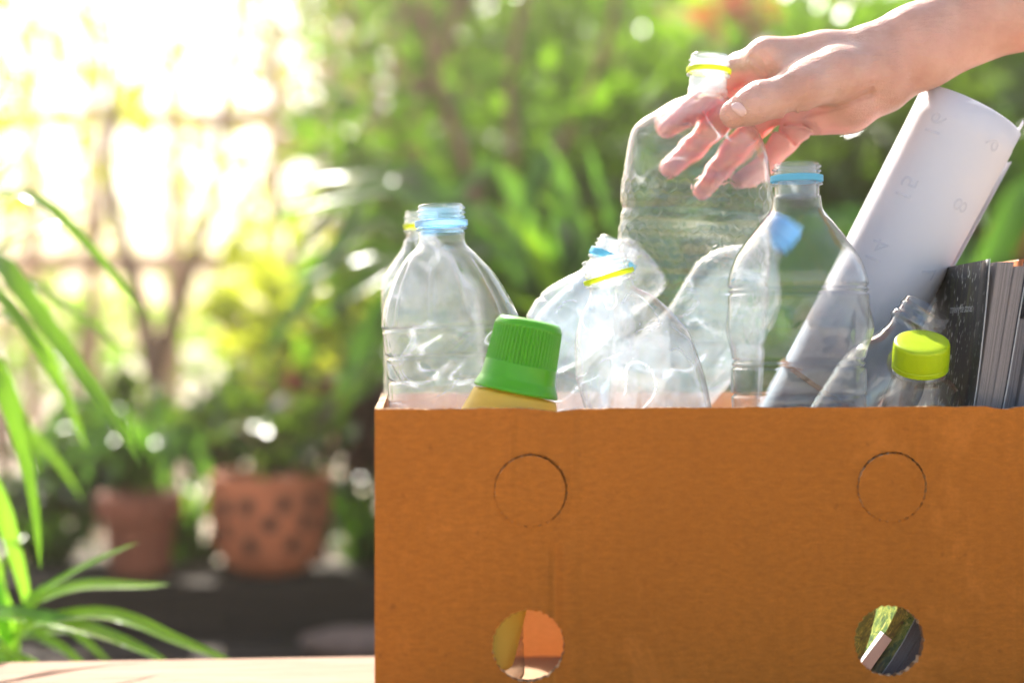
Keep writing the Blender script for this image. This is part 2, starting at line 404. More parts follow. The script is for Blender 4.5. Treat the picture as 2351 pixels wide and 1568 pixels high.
for x in (0.0, BW-BT):
    sp = panel('side_panel', [(BT+0.0002, 0), (BD-BT-0.0002, 0)]+rim(BT+0.0002, BD-BT-0.0002, BH+0.0002, 11+int(x*10))[::-1], [], BT, M['card_in'], M['card_edge'], box)
    sp.rotation_euler = (0, 0, R(90)); sp.location = (x+BT, 0, 0)
bm = bmesh.new(); box_bm(bm, BT+0.0003, BW-BT-0.0003, BT+0.0003, BD-BT-0.0003, 0.0006, 0.0046)
bm_obj('bottom_panel', bm, box, M['card_in'])

# ------------------------------------------------------------------ bottles
class Frame:
    def __init__(s, px, py, D, tilt=0.0, pitch=0.0):
        s.O = P(px, py, D); s.s = D/FPX
        t, p = R(tilt), R(pitch)
        up = Vector((math.sin(t), 0, math.cos(t))); s.right = Vector((math.cos(t), 0, -math.sin(t)))
        s.up = up*math.cos(p)+Vector((0, -1, 0))*math.sin(p)
        s.dep = s.right.cross(s.up)*-1
        if s.dep.y < 0: s.dep = -s.dep
    def pt(s, x, t, d): return s.O+s.right*(x*s.s)-s.up*(t*s.s)+s.dep*(d*s.s)

def lathe(fr, base, rows, step=6.0, nth=72, flat=1.0, disp=None, close_top=False, close_bot=False, flatf=None):
    """rows: (t, xl, xr) in frame units down the axis"""
    ts = [r[0] for r in rows]; t = np.arange(ts[0], ts[-1]+1e-6, step)
    if t[-1] < ts[-1]-0.1: t = np.append(t, ts[-1])
    xl = catmull(ts, [r[1] for r in rows], t); xr = catmull(ts, [r[2] for r in rows], t)
    th = np.linspace(0, 2*np.pi, nth, endpoint=False)
    T, TH = np.meshgrid(t, th, indexing='ij')
    cx = ((xl+xr)/2)[:, None]; rx = ((xr-xl)/2)[:, None]
    fl = flatf(t)[:, None] if flatf is not None else flat
    X = rx*np.cos(TH); Dp = rx*fl*np.sin(TH)
    if disp is not None:
        k = 1+disp(TH, T)/np.maximum(rx, 1); X = X*k; Dp = Dp*k
    X = X+cx
    O = np.array(fr.O-base); rt = np.array(fr.right); up = np.array(fr.up); dp = np.array(fr.dep)
    V = O+fr.s*(X[..., None]*rt-T[..., None]*up+Dp[..., None]*dp)
    n = len(t); V = V.reshape(-1, 3); i = np.arange(n-1)[:, None]*nth; j = np.arange(nth)[None]; j2 = (j+1) % nth
    F = np.stack([i+j, i+j2, i+nth+j2, i+nth+j], -1).reshape(-1, 4)
    F = [tuple(int(q) for q in f[::-1]) for f in F]; V = [tuple(v) for v in V]
    if close_top: V.append(tuple(np.mean(V[:nth], axis=0))); F += [(int(k), int((k+1) % nth), len(V)-1) for k in range(nth)]
    if close_bot:
        b0 = (n-1)*nth; V.append(tuple(np.mean(V[b0:b0+nth], axis=0))); F += [(b0+(k+1) % nth, b0+k, len(V)-1) for k in range(nth)]
    return V, F

def nz(x, y, z=0.0): return mnoise.noise(Vector((x, y, z)))
def noise_disp(amp, fx, ft, seed, ridged=False):
    def f(TH, T):
        out = np.zeros_like(TH)
        for i in range(TH.shape[0]):
            tt = float(T[i, 0])*ft
            for j in range(TH.shape[1]):
                a = float(TH[i, j]); q = Vector((math.cos(a)*fx, math.sin(a)*fx+seed, tt))
                v = mnoise.noise(q)
                if ridged: v = 0.5-2.2*abs(v)+0.4*mnoise.noise(q*2.3)
                out[i, j] = v
        return amp*out*(0.03+0.97*np.sin(TH)**2)
    return f
def add_disp(*fs): return lambda TH, T: sum(f(TH, T) for f in fs)
def crease_lines(f, ft, seed, width=0.04):
    def g(TH, T):
        out = np.zeros_like(TH)
        for i in range(TH.shape[0]):
            tt = float(T[i, 0])*ft
            for j in range(TH.shape[1]):
                a = float(TH[i, j]); q = Vector((math.cos(a)*f, math.sin(a)*f+seed, tt))
                m = mnoise.noise(q*0.9+Vector((7.3, 1.1, 4.2)))
                if m > -0.05: out[i, j] = math.exp(-(mnoise.noise(q)/width)**2)*min(1, (m+0.05)*5)
        return out
    return g
def set_crease(me, fn, nring, nth, t0, t1, step):
    t_ = np.arange(t0, t1+1e-6, step)
    if t_[-1] < t1-0.1: t_ = np.append(t_, t1)
    TH_, T_ = np.meshgrid(np.linspace(0, 2*np.pi, nth, endpoint=False), t_); TH_, T_ = TH_, T_
    v_ = fn(TH_, T_).ravel(); full = np.zeros(len(me.vertices), np.float32); full[:len(v_)] = v_[:len(full)]
    a_ = me.attributes.new('crease', 'FLOAT', 'POINT'); a_.data.foreach_set('value', full)
def ribs(tlist, depth, w): return lambda TH, T: sum(-depth*np.exp(-((T-tt)/w)**2) for tt in tlist)

def neck_rows(r, tn, collar=True): return [(0, -r, r), (tn, -r, r)]
def thread_disp(t0, t1, pitch, h, w):
    def f(TH, T):
        out = np.zeros_like(T)
        for k in range(-1, int((t1-t0)/pitch)+2):
            c = t0+pitch*(k+TH/(2*np.pi)); out = np.maximum(out, h*np.exp(-((T-c)/w)**2)*((c > t0-2) & (c < t1)))
        return out
    return f

def bottle(name, label, group, fr, neck, ring, body_rows, m_body, m_neck, m_ring=None, flat=1.0, disp=None, step=6.0,
           nth=72, cap=None, flatf=None, crease=None):
    """neck=(radius, end t); ring=(t0,t1,radius)"""
    bt = body_rows[-1][0]; bx = 0.5*(body_rows[-1][1]+body_rows[-1][2])
    base = fr.pt(bx, bt, 0)
    ro = root(name, base, label, 'bottle', group)
    r, tn = neck
    nr = [(0, -r*0.90, r*0.90), (3, -r*0.955, r*0.955), (8, -r*0.94, r*0.94), (tn-6, -r*0.94, r*0.94), (tn, -r, r)]
    tr0, tr1, rr_ = ring
    def nd(TH, T):
        return thread_disp(9, tr0-4, 10.5, r*0.11, 2.2)(TH, T)+r*0.16*np.exp(-((T-(tr1+6))/3.0)**4)
    V, F = lathe(fr, base, nr, 1.5, 64, 1.0, nd)
    link('neck', mesh('neck', V, F), ro, m_neck, True)
    V, F = lathe(fr, base, [(3, -r*0.80, r*0.80), (tn, -r*0.80, r*0.80)], 6, 48)
    link('bore', mesh('bore', V, F), ro, m_neck, True)
    if m_ring is not None:
        V1, F1 = lathe(fr, base, [(tr0, -rr_*0.93, rr_*0.93), (tr0+0.6, -rr_*0.99, rr_*0.99), (tr0+2, -rr_, rr_), (tr1-1, -rr_, rr_), (tr1, -rr_*0.98, rr_*0.98), (tr1+0.4, -rr_*0.92, rr_*0.92)], 0.8, 64)
        link('neck_ring', mesh('neck_ring', V1, F1), ro, m_ring, True)
    V, F = lathe(fr, base, body_rows, step, nth, flat, disp, False, True, flatf)
    b = link('body', mesh('body', V, F), ro, m_body, True)
    if crease is not None: set_crease(b.data, crease, 0, nth, body_rows[0][0], body_rows[-1][0], step)
    if cap is not None:
        ct0, ct1, cr, cm = cap
        V, F = lathe(fr, base, [(ct0, -cr*0.90, cr*0.90), (ct0+2, -cr*0.97, cr*0.97), (ct0+6, -cr, cr), (ct1, -cr*1.01, cr*1.01)], 1.2, 120,
                     1.0, lambda TH, T: 0.7*np.cos(60*TH)*(T > ct0+7), True, True)
        link('cap', mesh('cap', V, F), ro, cm, True)
    return ro

G_CLEAR = 'clear plastic bottles in the cardboard box'
# (1) bottle held by the hand, honeycomb-embossed, squashed
fr = Frame(1629, 126, 0.885, 4.0)
def hexd(TH, T):
    Rr = 175.0; a = 33.3
    u = TH*Rr; v = T*1.0
    ny = a*math.sqrt(3)
    def cell(ox, oy):
        du = (u-ox+a*0.5) % a-a*0.5; dv = (v-oy+ny*0.5) % ny-ny*0.5
        return np.sqrt(du*du+dv*dv), np.maximum(np.abs(du), np.maximum(np.abs(du*0.5+dv*0.866), np.abs(du*0.5-dv*0.866)))
    d1, h1_ = cell(0, 0); d2, h2_ = cell(a/2, ny/2)
    hx = np.where(d1 < d2, h1_, h2_)
    ring_ = np.exp(-((hx-15.6)/2.3)**2)*4.0
    on = smoothstep(285, 300, T)*(1-smoothstep(640, 660, T))
    on = on*(1-np.exp(-((T-365)/16)**2))*(1-np.exp(-((T-395)/10)**2))*(1-np.exp(-((T-510)/16)**2))
    return ring_*on*(0.25+0.75*np.abs(np.sin(TH)))
rows = [(78, -44, 46), (92, -46, 48), (110, -80, 70), (138, -120, 94), (162, -152, 117), (184, -168, 131), (215, -174, 145), (270, -179, 158), (330, -182, 168), (352, -180, 169),
        (366, -176, 166), (380, -180, 170), (396, -179, 169), (410, -181, 172), (500, -180, 173), (513, -175, 169), (526, -179, 173), (640, -178, 174), (655, -174, 170), (670, -177, 174),
        (880, -174, 172), (925, -160, 158), (940, -130, 128), (945, -60, 60)]
held = bottle('plastic_bottle', 'honeycomb-embossed clear bottle with yellow neck ring gripped by the hand', G_CLEAR, fr, (46, 80), (30, 41, 51.5), rows,
              M['pet_hex'], M['pet_neck'], M['yellow_ring'], step=2.1, nth=460, crease=lambda TH, T: crease_lines(1.6, 0.013, 64.4, 0.016)(TH, T)*(1-smoothstep(240, 330, T)),
              disp=add_disp(hexd, noise_disp(9, 1.3, 0.012, 3.1), noise_disp(5, 2.2, 0.02, 7.7, True)), flatf=lambda t: 0.98-0.27*smoothstep(90, 230, t))

# (2) clear bottle with the sky-blue ring
fr = Frame(1828, 375, 0.822, -0.6)
def b_disp(TH, T):
    d = ribs([286, 298, 452, 466, 530, 640, 720], 6.5, 3.4)(TH, T)
    d = d+16*(1-np.abs(2*((TH*8/(2*np.pi)+0.1) % 1)-1))**1.0*smoothstep(310, 360, T)*(1-smoothstep(395, 445, T))*(1-np.abs((T-380)/75)).clip(0, 1)
    d = d-7*np.exp(-((np.angle(np.exp(1j*(TH-4.1))))/0.35)**2)*smoothstep(300, 340, T)*(1-smoothstep(400, 450, T))
    return d
rows = [(76, -54, 54), (100, -58, 57), (135, -84, 81), (175, -116, 110), (215, -142, 137), (250, -155, 152), (280, -160, 159), (300, -160, 160), (420, -156, 156), (452, -152, 151), (470, -155, 152), (620, -151, 149),
        (800, -148, 146), (822, -120, 118), (828, -60, 60)]
bottle('plastic_bottle', 'clear bottle with sky-blue neck ring standing before the paper roll', G_CLEAR, fr, (54, 78), (28, 43, 60), rows,
       M['pet'], M['pet_neck'], M['blue_ring'], disp=add_disp(b_disp, noise_disp(2.5, 2.0, 0.02, 5.5)), step=2.4, nth=200)

# (3) left bottle with pale blue neck
fr = Frame(1011, 470, 0.86, -2.5)
def c_disp(TH, T):
    d = ribs([283, 345, 400, 640, 760, 880, 930, 1010], 7.5, 4.0)(TH, T)+3.2*ribs([120], -1, 3)(TH, T)*0
    d = d-8.0*np.maximum(0, np.cos(10*TH))**6*smoothstep(120, 160, T)*(1-smoothstep(262, 280, T))
    d = d-9.0*np.maximum(0, np.cos(7*TH+0.05*T))**3*smoothstep(290, 300, T)*(1-smoothstep(336, 346, T))
    d = d-9.0*np.maximum(0, np.cos(7*TH-0.05*T))**3*smoothstep(350, 360, T)*(1-smoothstep(392, 400, T))
    return d
rows = [(66, -52, 52), (86, -55, 54), (120, -86, 82), (160, -112, 116), (200, -130, 140), (240, -143, 160), (275, -148, 170), (300, -146, 168), (345, -141, 160), (400, -138, 156), (600, -140, 150), (1080, -145, 146), (1105, -120, 120), (1112, -50, 50)]
bottle('plastic_bottle', 'crumpled clear bottle with pale blue neck behind the green cap', G_CLEAR, fr, (55, 68), (36, 50, 61), rows,
       M['pet'], M['pet_neck_blue'], M['pale_blue_ring'], disp=add_disp(c_disp, noise_disp(6, 1.6, 0.015, 12.5)), step=2.6, nth=220, crease=lambda TH, T: crease_lines(1.3, 0.012, 54.4, 0.018)(TH, T)*smoothstep(280, 300, T))

# (4) bottle behind it with a yellow ring
fr = Frame(966, 484, 0.948, -2.0)
rows = [(66, -40, 40), (84, -46, 46), (120, -72, 74), (160, -96, 100), (200, -98, 124), (300, -96, 132), (420, -100, 134), (900, -110, 130), (925, -80, 100), (930, -30, 30)]
bottle('plastic_bottle', 'clear bottle with yellow neck ring mostly hidden behind the pale blue neck', G_CLEAR, fr, (38, 68), (30, 40, 42), rows,
       M['pet_thin'], M['pet_neck'], M['yellow_ring'], disp=noise_disp(7, 1.6, 0.02, 22.5, True), step=4, nth=100, crease=crease_lines(1.6, 0.015, 4.4))

# (5) crushed front bottle with tilted yellow ring
fr = Frame(1383, 588, 0.822, -17.0)
rows = [(66, -50, 50), (82, -57, 50), (120, -92, 86), (184, -124, 122), (222, -134, 138), (252, -141, 142), (319, -143, 144), (404, -152, 138), (560, -180, 112), (700, -225, 70), (742, -205, 40), (750, -150, -10)]
bottle('plastic_bottle', 'crushed milky bottle with tilted yellow neck ring at the front of the box', G_CLEAR, fr, (54, 70), (43, 54, 60), rows,
       M['pet_milk'], M['pet_neck'], M['yellow_ring'], disp=add_disp(noise_disp(18, 1.0, 0.007, 31.5), noise_disp(20, 0.9, 0.006, 40.5, True)), step=2.4, nth=220, flat=0.62, crease=crease_lines(1.5, 0.009, 14.4, 0.022))

# (6) leaning bottle with bright blue ring behind it
fr = Frame(1424, 556, 0.905, 24.0)
rows = [(70, -50, 50), (90, -56, 54), (125, -84, 84), (165, -112, 112), (205, -126, 126), (260, -130, 130), (430, -128, 128), (700, -126, 126), (720, -90, 90), (724, -30, 30)]
bottle('plastic_bottle', 'bluish bottle with bright blue neck ring leaning behind the crushed front bottle', G_CLEAR, fr, (52, 72), (34, 50, 57), rows,
       M['pet_blue'], M['pet_neck'], M['blue_ring'], disp=add_disp(ribs([190, 250, 330], 4, 5), noise_disp(5, 1.5, 0.014, 55.5)), step=3, nth=160, flat=0.8, crease=crease_lines(1.5, 0.01, 24.4, 0.02))

# (7) blurred crushed bottle with blue cap near the back
fr = Frame(1806, 520, 0.955, 38.0)
rows = [(64, -36, 36), (80, -42, 42), (110, -70, 70), (150, -100, 100), (200, -112, 116), (300, -100, 120), (420, -112, 112), (560, -108, 108), (585, -60, 60), (590, -20, 20)]
bottle('plastic_bottle', 'crushed bottle with a blue cap leaning at the back behind the sky-blue ring', G_CLEAR, fr, (36, 66), (44, 56, 42), rows,
       M['pet_blue'], M['pet_neck'], M['blue_cap'], disp=add_disp(noise_disp(10, 1.0, 0.008, 61.5), noise_disp(6, 1.1, 0.008, 3.5, True)), step=4, nth=120, crease=crease_lines(1.6, 0.014, 34.4, 0.04), cap=(-2, 42, 43, M['blue_cap']), flat=0.7)

# (8) bottle lying with its round base up, behind the crushed bottle
fr = Frame(1492, 590, 0.962, 48.0)
rows = [(0, -24, 24), (3, -58, 58), (12, -72, 72), (40, -80, 80), (110, -80, 80), (125, -76, 76), (140, -80, 80), (260, -78, 78), (330, -60, 60), (370, -36, 36), (440, -36, 36), (444, -10, 10)]
base = fr.pt(0, 444, 0)
ro = root('plastic_bottle', base, 'blurred clear bottle lying upside down with its rounded base up behind the crushed bottle', 'bottle', G_CLEAR)
V, F = lathe(fr, base, rows, 4, 72, 0.9, add_disp(ribs([60, 180], 4, 6), noise_disp(4, 1.2, 0.012, 71.5)), True, True)
link('body', mesh('body', V, F), ro, M['pet_milk'], True)

# (9) detergent bottle with the green ribbed cap
fr = Frame(1217, 733, 0.797, 11.5)
base = fr.pt(-30, 800, 0)
ro = root('detergent_bottle', base, 'cream yellow detergent bottle with ribbed bright green cap', 'bottle')
def gcap(TH, T): return -5.5*(0.5+0.5*np.cos(56*TH))**2*smoothstep(18, 26, T)*(1-smoothstep(103, 106, T))
V, F = lathe(fr, base, [(0, -40, 40), (1.5, -62, 62), (6, -71, 71), (14, -76.5, 76.5), (24, -79, 79), (104, -83, 83), (118, -84, 84), (140, -87, 87), (158, -95, 95), (168, -98, 98), (171, -96, 96)], 2.0, 384, 1.0, gcap, True, True)
link('cap', mesh('cap', V, F), ro, M['green_cap'], True)
V, F = lathe(fr, base, [(173, -60, 60), (174.5, -93, 93), (180, -97, 97), (200, -103, 104), (240, -116, 114), (320, -132, 124), (480, -140, 128), (780, -142, 120), (796, -130, 108), (800, -90, 70)], 4, 96, 0.85, None, True, True)
link('body', mesh('body', V, F), ro, M['cream'], True)

# (10) small bottle with the lime cap, nodding towards the camera
fr = Frame(2116, 782, 0.812, -4.0, 27.0)
base = fr.pt(-30, 430, 0)
ro = root('plastic_bottle', base, 'small clear bottle with a lime screw cap beside the dark magazine', 'bottle', G_CLEAR)
V, F = lathe(fr, base, [(0, -40, 40), (0.8, -55, 55), (4, -61, 61), (9, -62.5, 62.5), (54, -64, 64), (55, -62.5, 62.5), (57, -62.5, 62.5), (58, -64, 64), (69, -64, 64), (70, -58, 58)], 1.0, 200,
             1.0, lambda TH, T: 0.5*np.cos(90*TH)*smoothstep(9, 12, T)*(1-smoothstep(50, 53, T)), True, True)
link('cap', mesh('cap', V, F), ro, M['lime'], True)
V, F = lathe(fr, base, [(60, -56, 56), (72, -57, 57), (76, -64, 64), (80, -64, 64), (84, -57, 57), (94, -58, 58), (112, -64, 74), (135, -70, 94), (170, -78, 106), (240, -84, 104), (420, -100, 70), (428, -70, 40), (430, -40, 10)], 3, 96, 1.0,
             noise_disp(7, 1.8, 0.03, 81.5), False, True)
link('body', mesh('body', V, F), ro, M['pet_thin'], True)

# (11) tilted glass bottle
fr = Frame(2129, 706, 0.843, 33.0)
base = fr.pt(0, 560, 0)
ro = root('glass_bottle', base, 'open clear glass bottle leaning towards the dark magazine', 'bottle')
gd = lambda TH, T: 3.5*np.exp(-((T-(14+9*((TH+2.2) % 3.14)/3.14))/3.5)**2)
V, F = lathe(fr, base, [(0, -52, 52), (2, -56, 56), (40, -57, 57), (44, -64, 64), (56, -65, 65), (60, -58, 58), (75, -56, 56), (100, -62, 62), (140, -82, 82), (185, -98, 98), (240, -103, 103), (540, -103, 103), (556, -90, 90), (560, -40, 40)], 2.5, 96, 0.9, gd, False, True)
link('body', mesh('body', V, F), ro, M['glass'], True)

# ------------------------------------------------------------------ rolled paper
RD = 0.903
top = P(2232, 246, RD); ax = Vector((-0.466, 0.0, -0.885)).normalized(); ax = (ax+Vector((0, -0.03, 0))).normalized()
e1 = Vector((0.885, 0, -0.466)); e2 = Vector((0, -1, 0)); LEN = 0.315; RR = 0.0335
roll = root('paper_roll', top+ax*LEN, 'rolled white calendar sheets with show-through numbers leaning against the wrist', 'paper')
def sheet(name, turns, phi0, r0, r1, taper, u0, u1, wob=0.0):
    n = int(60*turns); nu = 14; V = []; F = []
    for i in range(nu+1):
        u = u0+(u1-u0)*i/nu
        for j in range(n+1):
            f = j/n; a = phi0+2*math.pi*turns*f
            r = (r0+(r1-r0)*f)*(1-taper*u/LEN)*(1+wob*math.sin(3*a+8*u))
            sl = 0.004*math.sin(a*0.5+1.0) if i == 0 else 0.0
            p = top+ax*(u+sl)+e1*(r*math.cos(a))+e2*(0.86*r*math.sin(a))-(top+ax*LEN)
            V.append(p)
    for i in range(nu):
        for j in range(n): F.append((i*(n+1)+j, i*(n+1)+j+1, (i+1)*(n+1)+j+1, (i+1)*(n+1)+j))
    me = mesh(name, V, F); o = link(name, me, roll, M['paper'], True)
    sm = o.modifiers.new('thick', 'SOLIDIFY'); sm.thickness = 0.00025; sm.offset = 0
    return o
sheet('outer_sheet', 1.12, -0.25, RR*1.03, RR*0.975, 0.12, 0.0, LEN)
sheet('inner_sheet', 1.6, 0.35, RR*0.94, RR*0.84, 0.12, 0.0065, LEN-0.004)
# flap of further sheets showing along the right edge
def flap(off, u0, rr2):
    V = []; F = []; nu = 10; n = 10
    for i in range(nu+1):
        u = u0+(LEN-0.02-u0)*i/nu
        for j in range(n+1):
            a = -0.55+0.75*j/n-0.35; r = RR*(rr2+0.10*(1-j/n))*(1-0.12*u/LEN)
            V.append(top+ax*u+e1*(r*math.cos(a)+off*(1-0.5*u/LEN))+e2*(0.86*r*math.sin(a))-(top+ax*LEN))
    for i in range(nu):
        for j in range(n): F.append((i*(n+1)+j, i*(n+1)+j+1, (i+1)*(n+1)+j+1, (i+1)*(n+1)+j))
    o = link('sheet_edge', mesh('sheet_edge', V, F), roll, M['paper'], True)
    sm = o.modifiers.new('thick', 'SOLIDIFY'); sm.thickness = 0.0004; sm.offset = 0
flap(0.0035, 0.012, 1.0); flap(0.0055, 0.018, 1.02); flap(0.0015, 0.008, 1.0)

def text_mesh(body, size, res=3):
    cu = bpy.data.curves.new('lettering', 'FONT'); cu.body = body; cu.size = size; cu.align_x = 'CENTER'; cu.align_y = 'CENTER'
    cu.resolution_u = res
    o = bpy.data.objects.new('tmp', cu); sc.collection.objects.link(o)
    dg = bpy.context.evaluated_depsgraph_get(); me = bpy.data.meshes.new_from_object(o.evaluated_get(dg))
    bpy.data.objects.remove(o)
    bt = bmesh.new(); bt.from_mesh(me); bmesh.ops.triangulate(bt, faces=bt.faces)
    for it in range(4):
        es = [e for e in bt.edges if e.calc_length() > size*0.16]
        if not es: break
        bmesh.ops.subdivide_edges(bt, edges=es, cuts=1); bmesh.ops.triangulate(bt, faces=bt.faces)
    bt.to_mesh(me); bt.free(); return me
def roll_number(body, px, py):
    q = P(px, py, RD-0.028)-top; u = q.dot(ax); x = q.dot(e1)
    rr2 = RR*1.03*(1-0.12*u/LEN); phi = math.acos(max(-1, min(1, x/rr2)))
    me = text_mesh(body, 0.0155)
    for v in me.vertices:
        uu = u-v.co.x*1.15; ph = phi-v.co.y*1.0/rr2            # mirrored: the print is seen through the sheet
        r2 = RR*(1.03-0.055*(ph+0.25)/(2*math.pi*1.12))*(1-0.12*uu/LEN)+0.00032
        v.co = top+ax*uu+e1*(r2*math.cos(ph))+e2*(0.86*r2*math.sin(ph)+0.0001)-(top+ax*LEN)
    o = link('printed_number', me, roll, M['faint_ink']); tag(o, 'faint mirrored number '+body+' showing through the sheet')
for s, x, y in (('16', 2150, 280), ('15', 2081, 427), ('14', 2010, 575), ('9', 2279, 326), ('8', 2205, 468), ('7', 2132, 622)):
    roll_number(s, x, y)
# rubber band near the lower end
V = []; F = []; n = 64
for j in range(n):
    a = 2*math.pi*j/n; u = 0.201+0.006*math.sin(a+0.6)
    for (dr, du) in ((0.0, 0), (0.0012, 0), (0.0012, 0.003), (0.0, 0.003)):
        r = RR*1.035*(1-0.12*u/LEN)+dr
        V.append(top+ax*(u+du)+e1*(r*math.cos(a))+e2*(0.86*r*math.sin(a))-(top+ax*LEN))
for j in range(n):
    k = (j+1) % n
    for q in range(4): F.append((j*4+q, k*4+q, k*4+(q+1) % 4, j*4+(q+1) % 4))
rb_ = link('rubber_band', mesh('rubber_band', V, F), None, M['band'], False, top+ax*LEN)
tag(rb_, 'brown rubber band round the lower part of the paper roll', 'rubber band')

# ------------------------------------------------------------------ magazines and paper
def cover_mat():
    t = NT('dark_photo_cover'); c = t.coord(); sep = t.n('SeparateXYZ'); t.l(c, sep.inputs[0])
    st = t.noise(60, 5, 0.7, t.coord('Object', (1, 2.2, 0.35)))
    sp = t.ramp(t.noise(420, 2, 0.4, t.coord('Object', (1, 1, 0.45))), [(0.63, (0, 0, 0)), (0.68, (1, 1, 1))])
    band = t.math('SUBTRACT', 1.0, t.math('MINIMUM', 1.0, t.math('ABSOLUTE', t.math('MULTIPLY', t.math('SUBTRACT', sep.outputs[1], 0.055), 22.0))))
    spec = t.math('MULTIPLY', sp, t.math('MULTIPLY_ADD', band, 0.9, 0.12))
    dark = t.mixc(st, (0.008, 0.009, 0.010), (0.035, 0.035, 0.040))
    dark = t.mixc(t.math('MULTIPLY', band, t.ramp(st, [(0.5, (0, 0, 0)), (0.65, (1, 1, 1))])), dark, (0.16, 0.17, 0.05))
    dark = t.mixc(spec, dark, (0.75, 0.78, 0.72))
    gs = t.noise(1.0, 5, 0.75, t.coord('Object', (60, 70, 90)), 2.0)
    grass = t.ramp(gs, [(0.34, (0.015, 0.04, 0.025)), (0.46, (0.06, 0.15, 0.04)), (0.58, (0.30, 0.36, 0.07)), (0.72, (0.70, 0.62, 0.35))])
    low = t.ramp(sep.outputs[2], [(0.075, (1, 1, 1)), (0.125, (0, 0, 0))])
    lowd = t.ramp(t.math('ADD', sep.outputs[2], t.math('MULTIPLY', sep.outputs[1], 0.45)), [(0.03, (0, 0, 0)), (0.06, (1, 1, 1))])
    grass = t.mixc(lowd, (0.02, 0.045, 0.05), grass)
    return t.done(t.principled(t.mixc(low, dark, grass), 0.42, t.bump(t.noise(20, 3, vec=c), 0.05, 0.002), **{'Specular IOR Level': 0.3}))
def pages_mat(name, c1, c2):
    t = NT(name); n = t.noise(1.0, 3, 0.8, t.coord('UV', (34, 0.5, 1)))
    return t.done(t.principled(t.mixc(t.ramp(n, [(0.35, (0, 0, 0)), (0.65, (1, 1, 1))]), c1, c2), 0.7, t.bump(n, 0.5, 0.002)))
M['cover'] = cover_mat()
M['pages'] = pages_mat('page_edges', (0.10, 0.085, 0.08), (0.46, 0.42, 0.40))
M['pages_grey'] = pages_mat('grey_page_edges', (0.10, 0.095, 0.10), (0.36, 0.34, 0.35))
M['navy'] = m_simple('dark_blue_grey_cover', (0.03, 0.035, 0.05), 0.35)
M['cover_edge'] = m_print('cover_paper_edge', (0.55, 0.57, 0.55))
M['orange'] = m_simple('orange_cover', (0.72, 0.20, 0.06), 0.45)
M['lilac'] = m_simple('lilac_cover', (0.32, 0.34, 0.55), 0.5)

ZS = [0.005, 0.038, 0.07, 0.13, 0.189, 0.24, 0.275]
XS = [0.178, 0.2075, 0.2265, 0.246, 0.2605, 0.2685, 0.2735]
def bend_x(z, dx): return float(catmull(ZS, XS, np.array([z]))[0])+dx
def slab(name, parent, base, dx0, dx1, z1, y0, y1, mat, curl=0.0, fan=0.0, edge_mat=None, nz_=26, z0=0.006):
    """bent leaf block: from dx0 to dx1 across its thickness, y0 (near edge) .. y1"""
    V = []; F = []; UV = []; ny = 8
    for side, dx in ((0, dx0), (1, dx1)):
        for i in range(nz_+1):
            f = i/nz_; z = z0+(z1-z0)*f
            for j in range(ny+1):
                g = j/ny; y = y0+(y1-y0)*g
                x = bend_x(z, dx)-curl*(f**4)*((1-g)**1.5)+fan*side*f*f*(1-g)
                V.append(Vector((x, y, z-0.035*abs(XS[-1]-x)*0))-base); 
    def id_(s, i, j): return s*(nz_+1)*(ny+1)+i*(ny+1)+j
    for i in range(nz_):
        for j in range(ny):
            F.append((id_(0, i, j), id_(0, i+1, j), id_(0, i+1, j+1), id_(0, i, j+1)))
            F.append((id_(1, i, j), id_(1, i, j+1), id_(1, i+1, j+1), id_(1, i+1, j)))
    nside = len(F)
    for i in range(nz_):
        F.append((id_(0, i, 0), id_(1, i, 0), id_(1, i+1, 0), id_(0, i+1, 0)))
        F.append((id_(0, i, ny), id_(0, i+1, ny), id_(1, i+1, ny), id_(1, i, ny)))
    for j in range(ny):
        F.append((id_(0, nz_, j), id_(1, nz_, j), id_(1, nz_, j+1), id_(0, nz_, j+1)))
        F.append((id_(0, 0, j), id_(0, 0, j+1), id_(1, 0, j+1), id_(1, 0, j)))
    me = mesh(name, V, F); o = link(name, me, parent, [mat, edge_mat or mat], False)
    uv = me.uv_layers.new(name='UVMap')
    per = (nz_+1)*(ny+1)
    for p in me.polygons:
        if p.index >= nside: p.material_index = 1
        else: p.use_smooth = True
        for li in p.loop_indices:
            vi = me.loops[li].vertex_index; uv.data[li].uv = (1.0 if vi >= per else 0.0, (vi % per)/(ny+1)/nz_ )
    return o
MG = 'magazines standing in the box'
b1 = Vector((0.18, 0.802, 0.006))
mg = root('magazine', b1, 'thick dark-covered magazine with speckled forest picture next to the lime cap', 'magazine', MG)
cv = slab('front_cover', mg, b1, 0.0, 0.0005, 0.2725, 0.800, 0.955, M['cover'], 0.0045, edge_mat=M['cover_edge'])
slab('page_block', mg, b1, 0.0012, 0.0085, 0.271, 0.803, 0.955, M['pages'], 0.0, 0.002)
slab('page_block', mg, b1, 0.0092, 0.0150, 0.2685, 0.802, 0.955, M['pages'], -0.002, 0.0)
slab('back_cover', mg, b1, 0.0155, 0.0160, 0.268, 0.801, 0.955, M['navy'], -0.0022, edge_mat=M['cover_edge'])
b2 = Vector((0.20, 0.812, 0.006))
mg2 = root('magazine', b2, 'grey-edged magazine close behind the dark-covered one, lower and cut by the frame', 'magazine', MG)
slab('front_cover', mg2, b2, 0.0190, 0.0195, 0.240, 0.812, 0.965, M['navy'], 0.0, edge_mat=M['cover_edge'])
slab('page_block', mg2, b2, 0.0199, 0.0270, 0.239, 0.814, 0.965, M['pages_grey'])
slab('page_block', mg2, b2, 0.0275, 0.0370, 0.2565, 0.812, 0.965, M['pages_grey'], -0.002)
slab('back_cover', mg2, b2, 0.0374, 0.0379, 0.2565, 0.811, 0.965, M['navy'], -0.002, edge_mat=M['cover_edge'])
b3 = Vector((0.225, 0.87, 0.006))
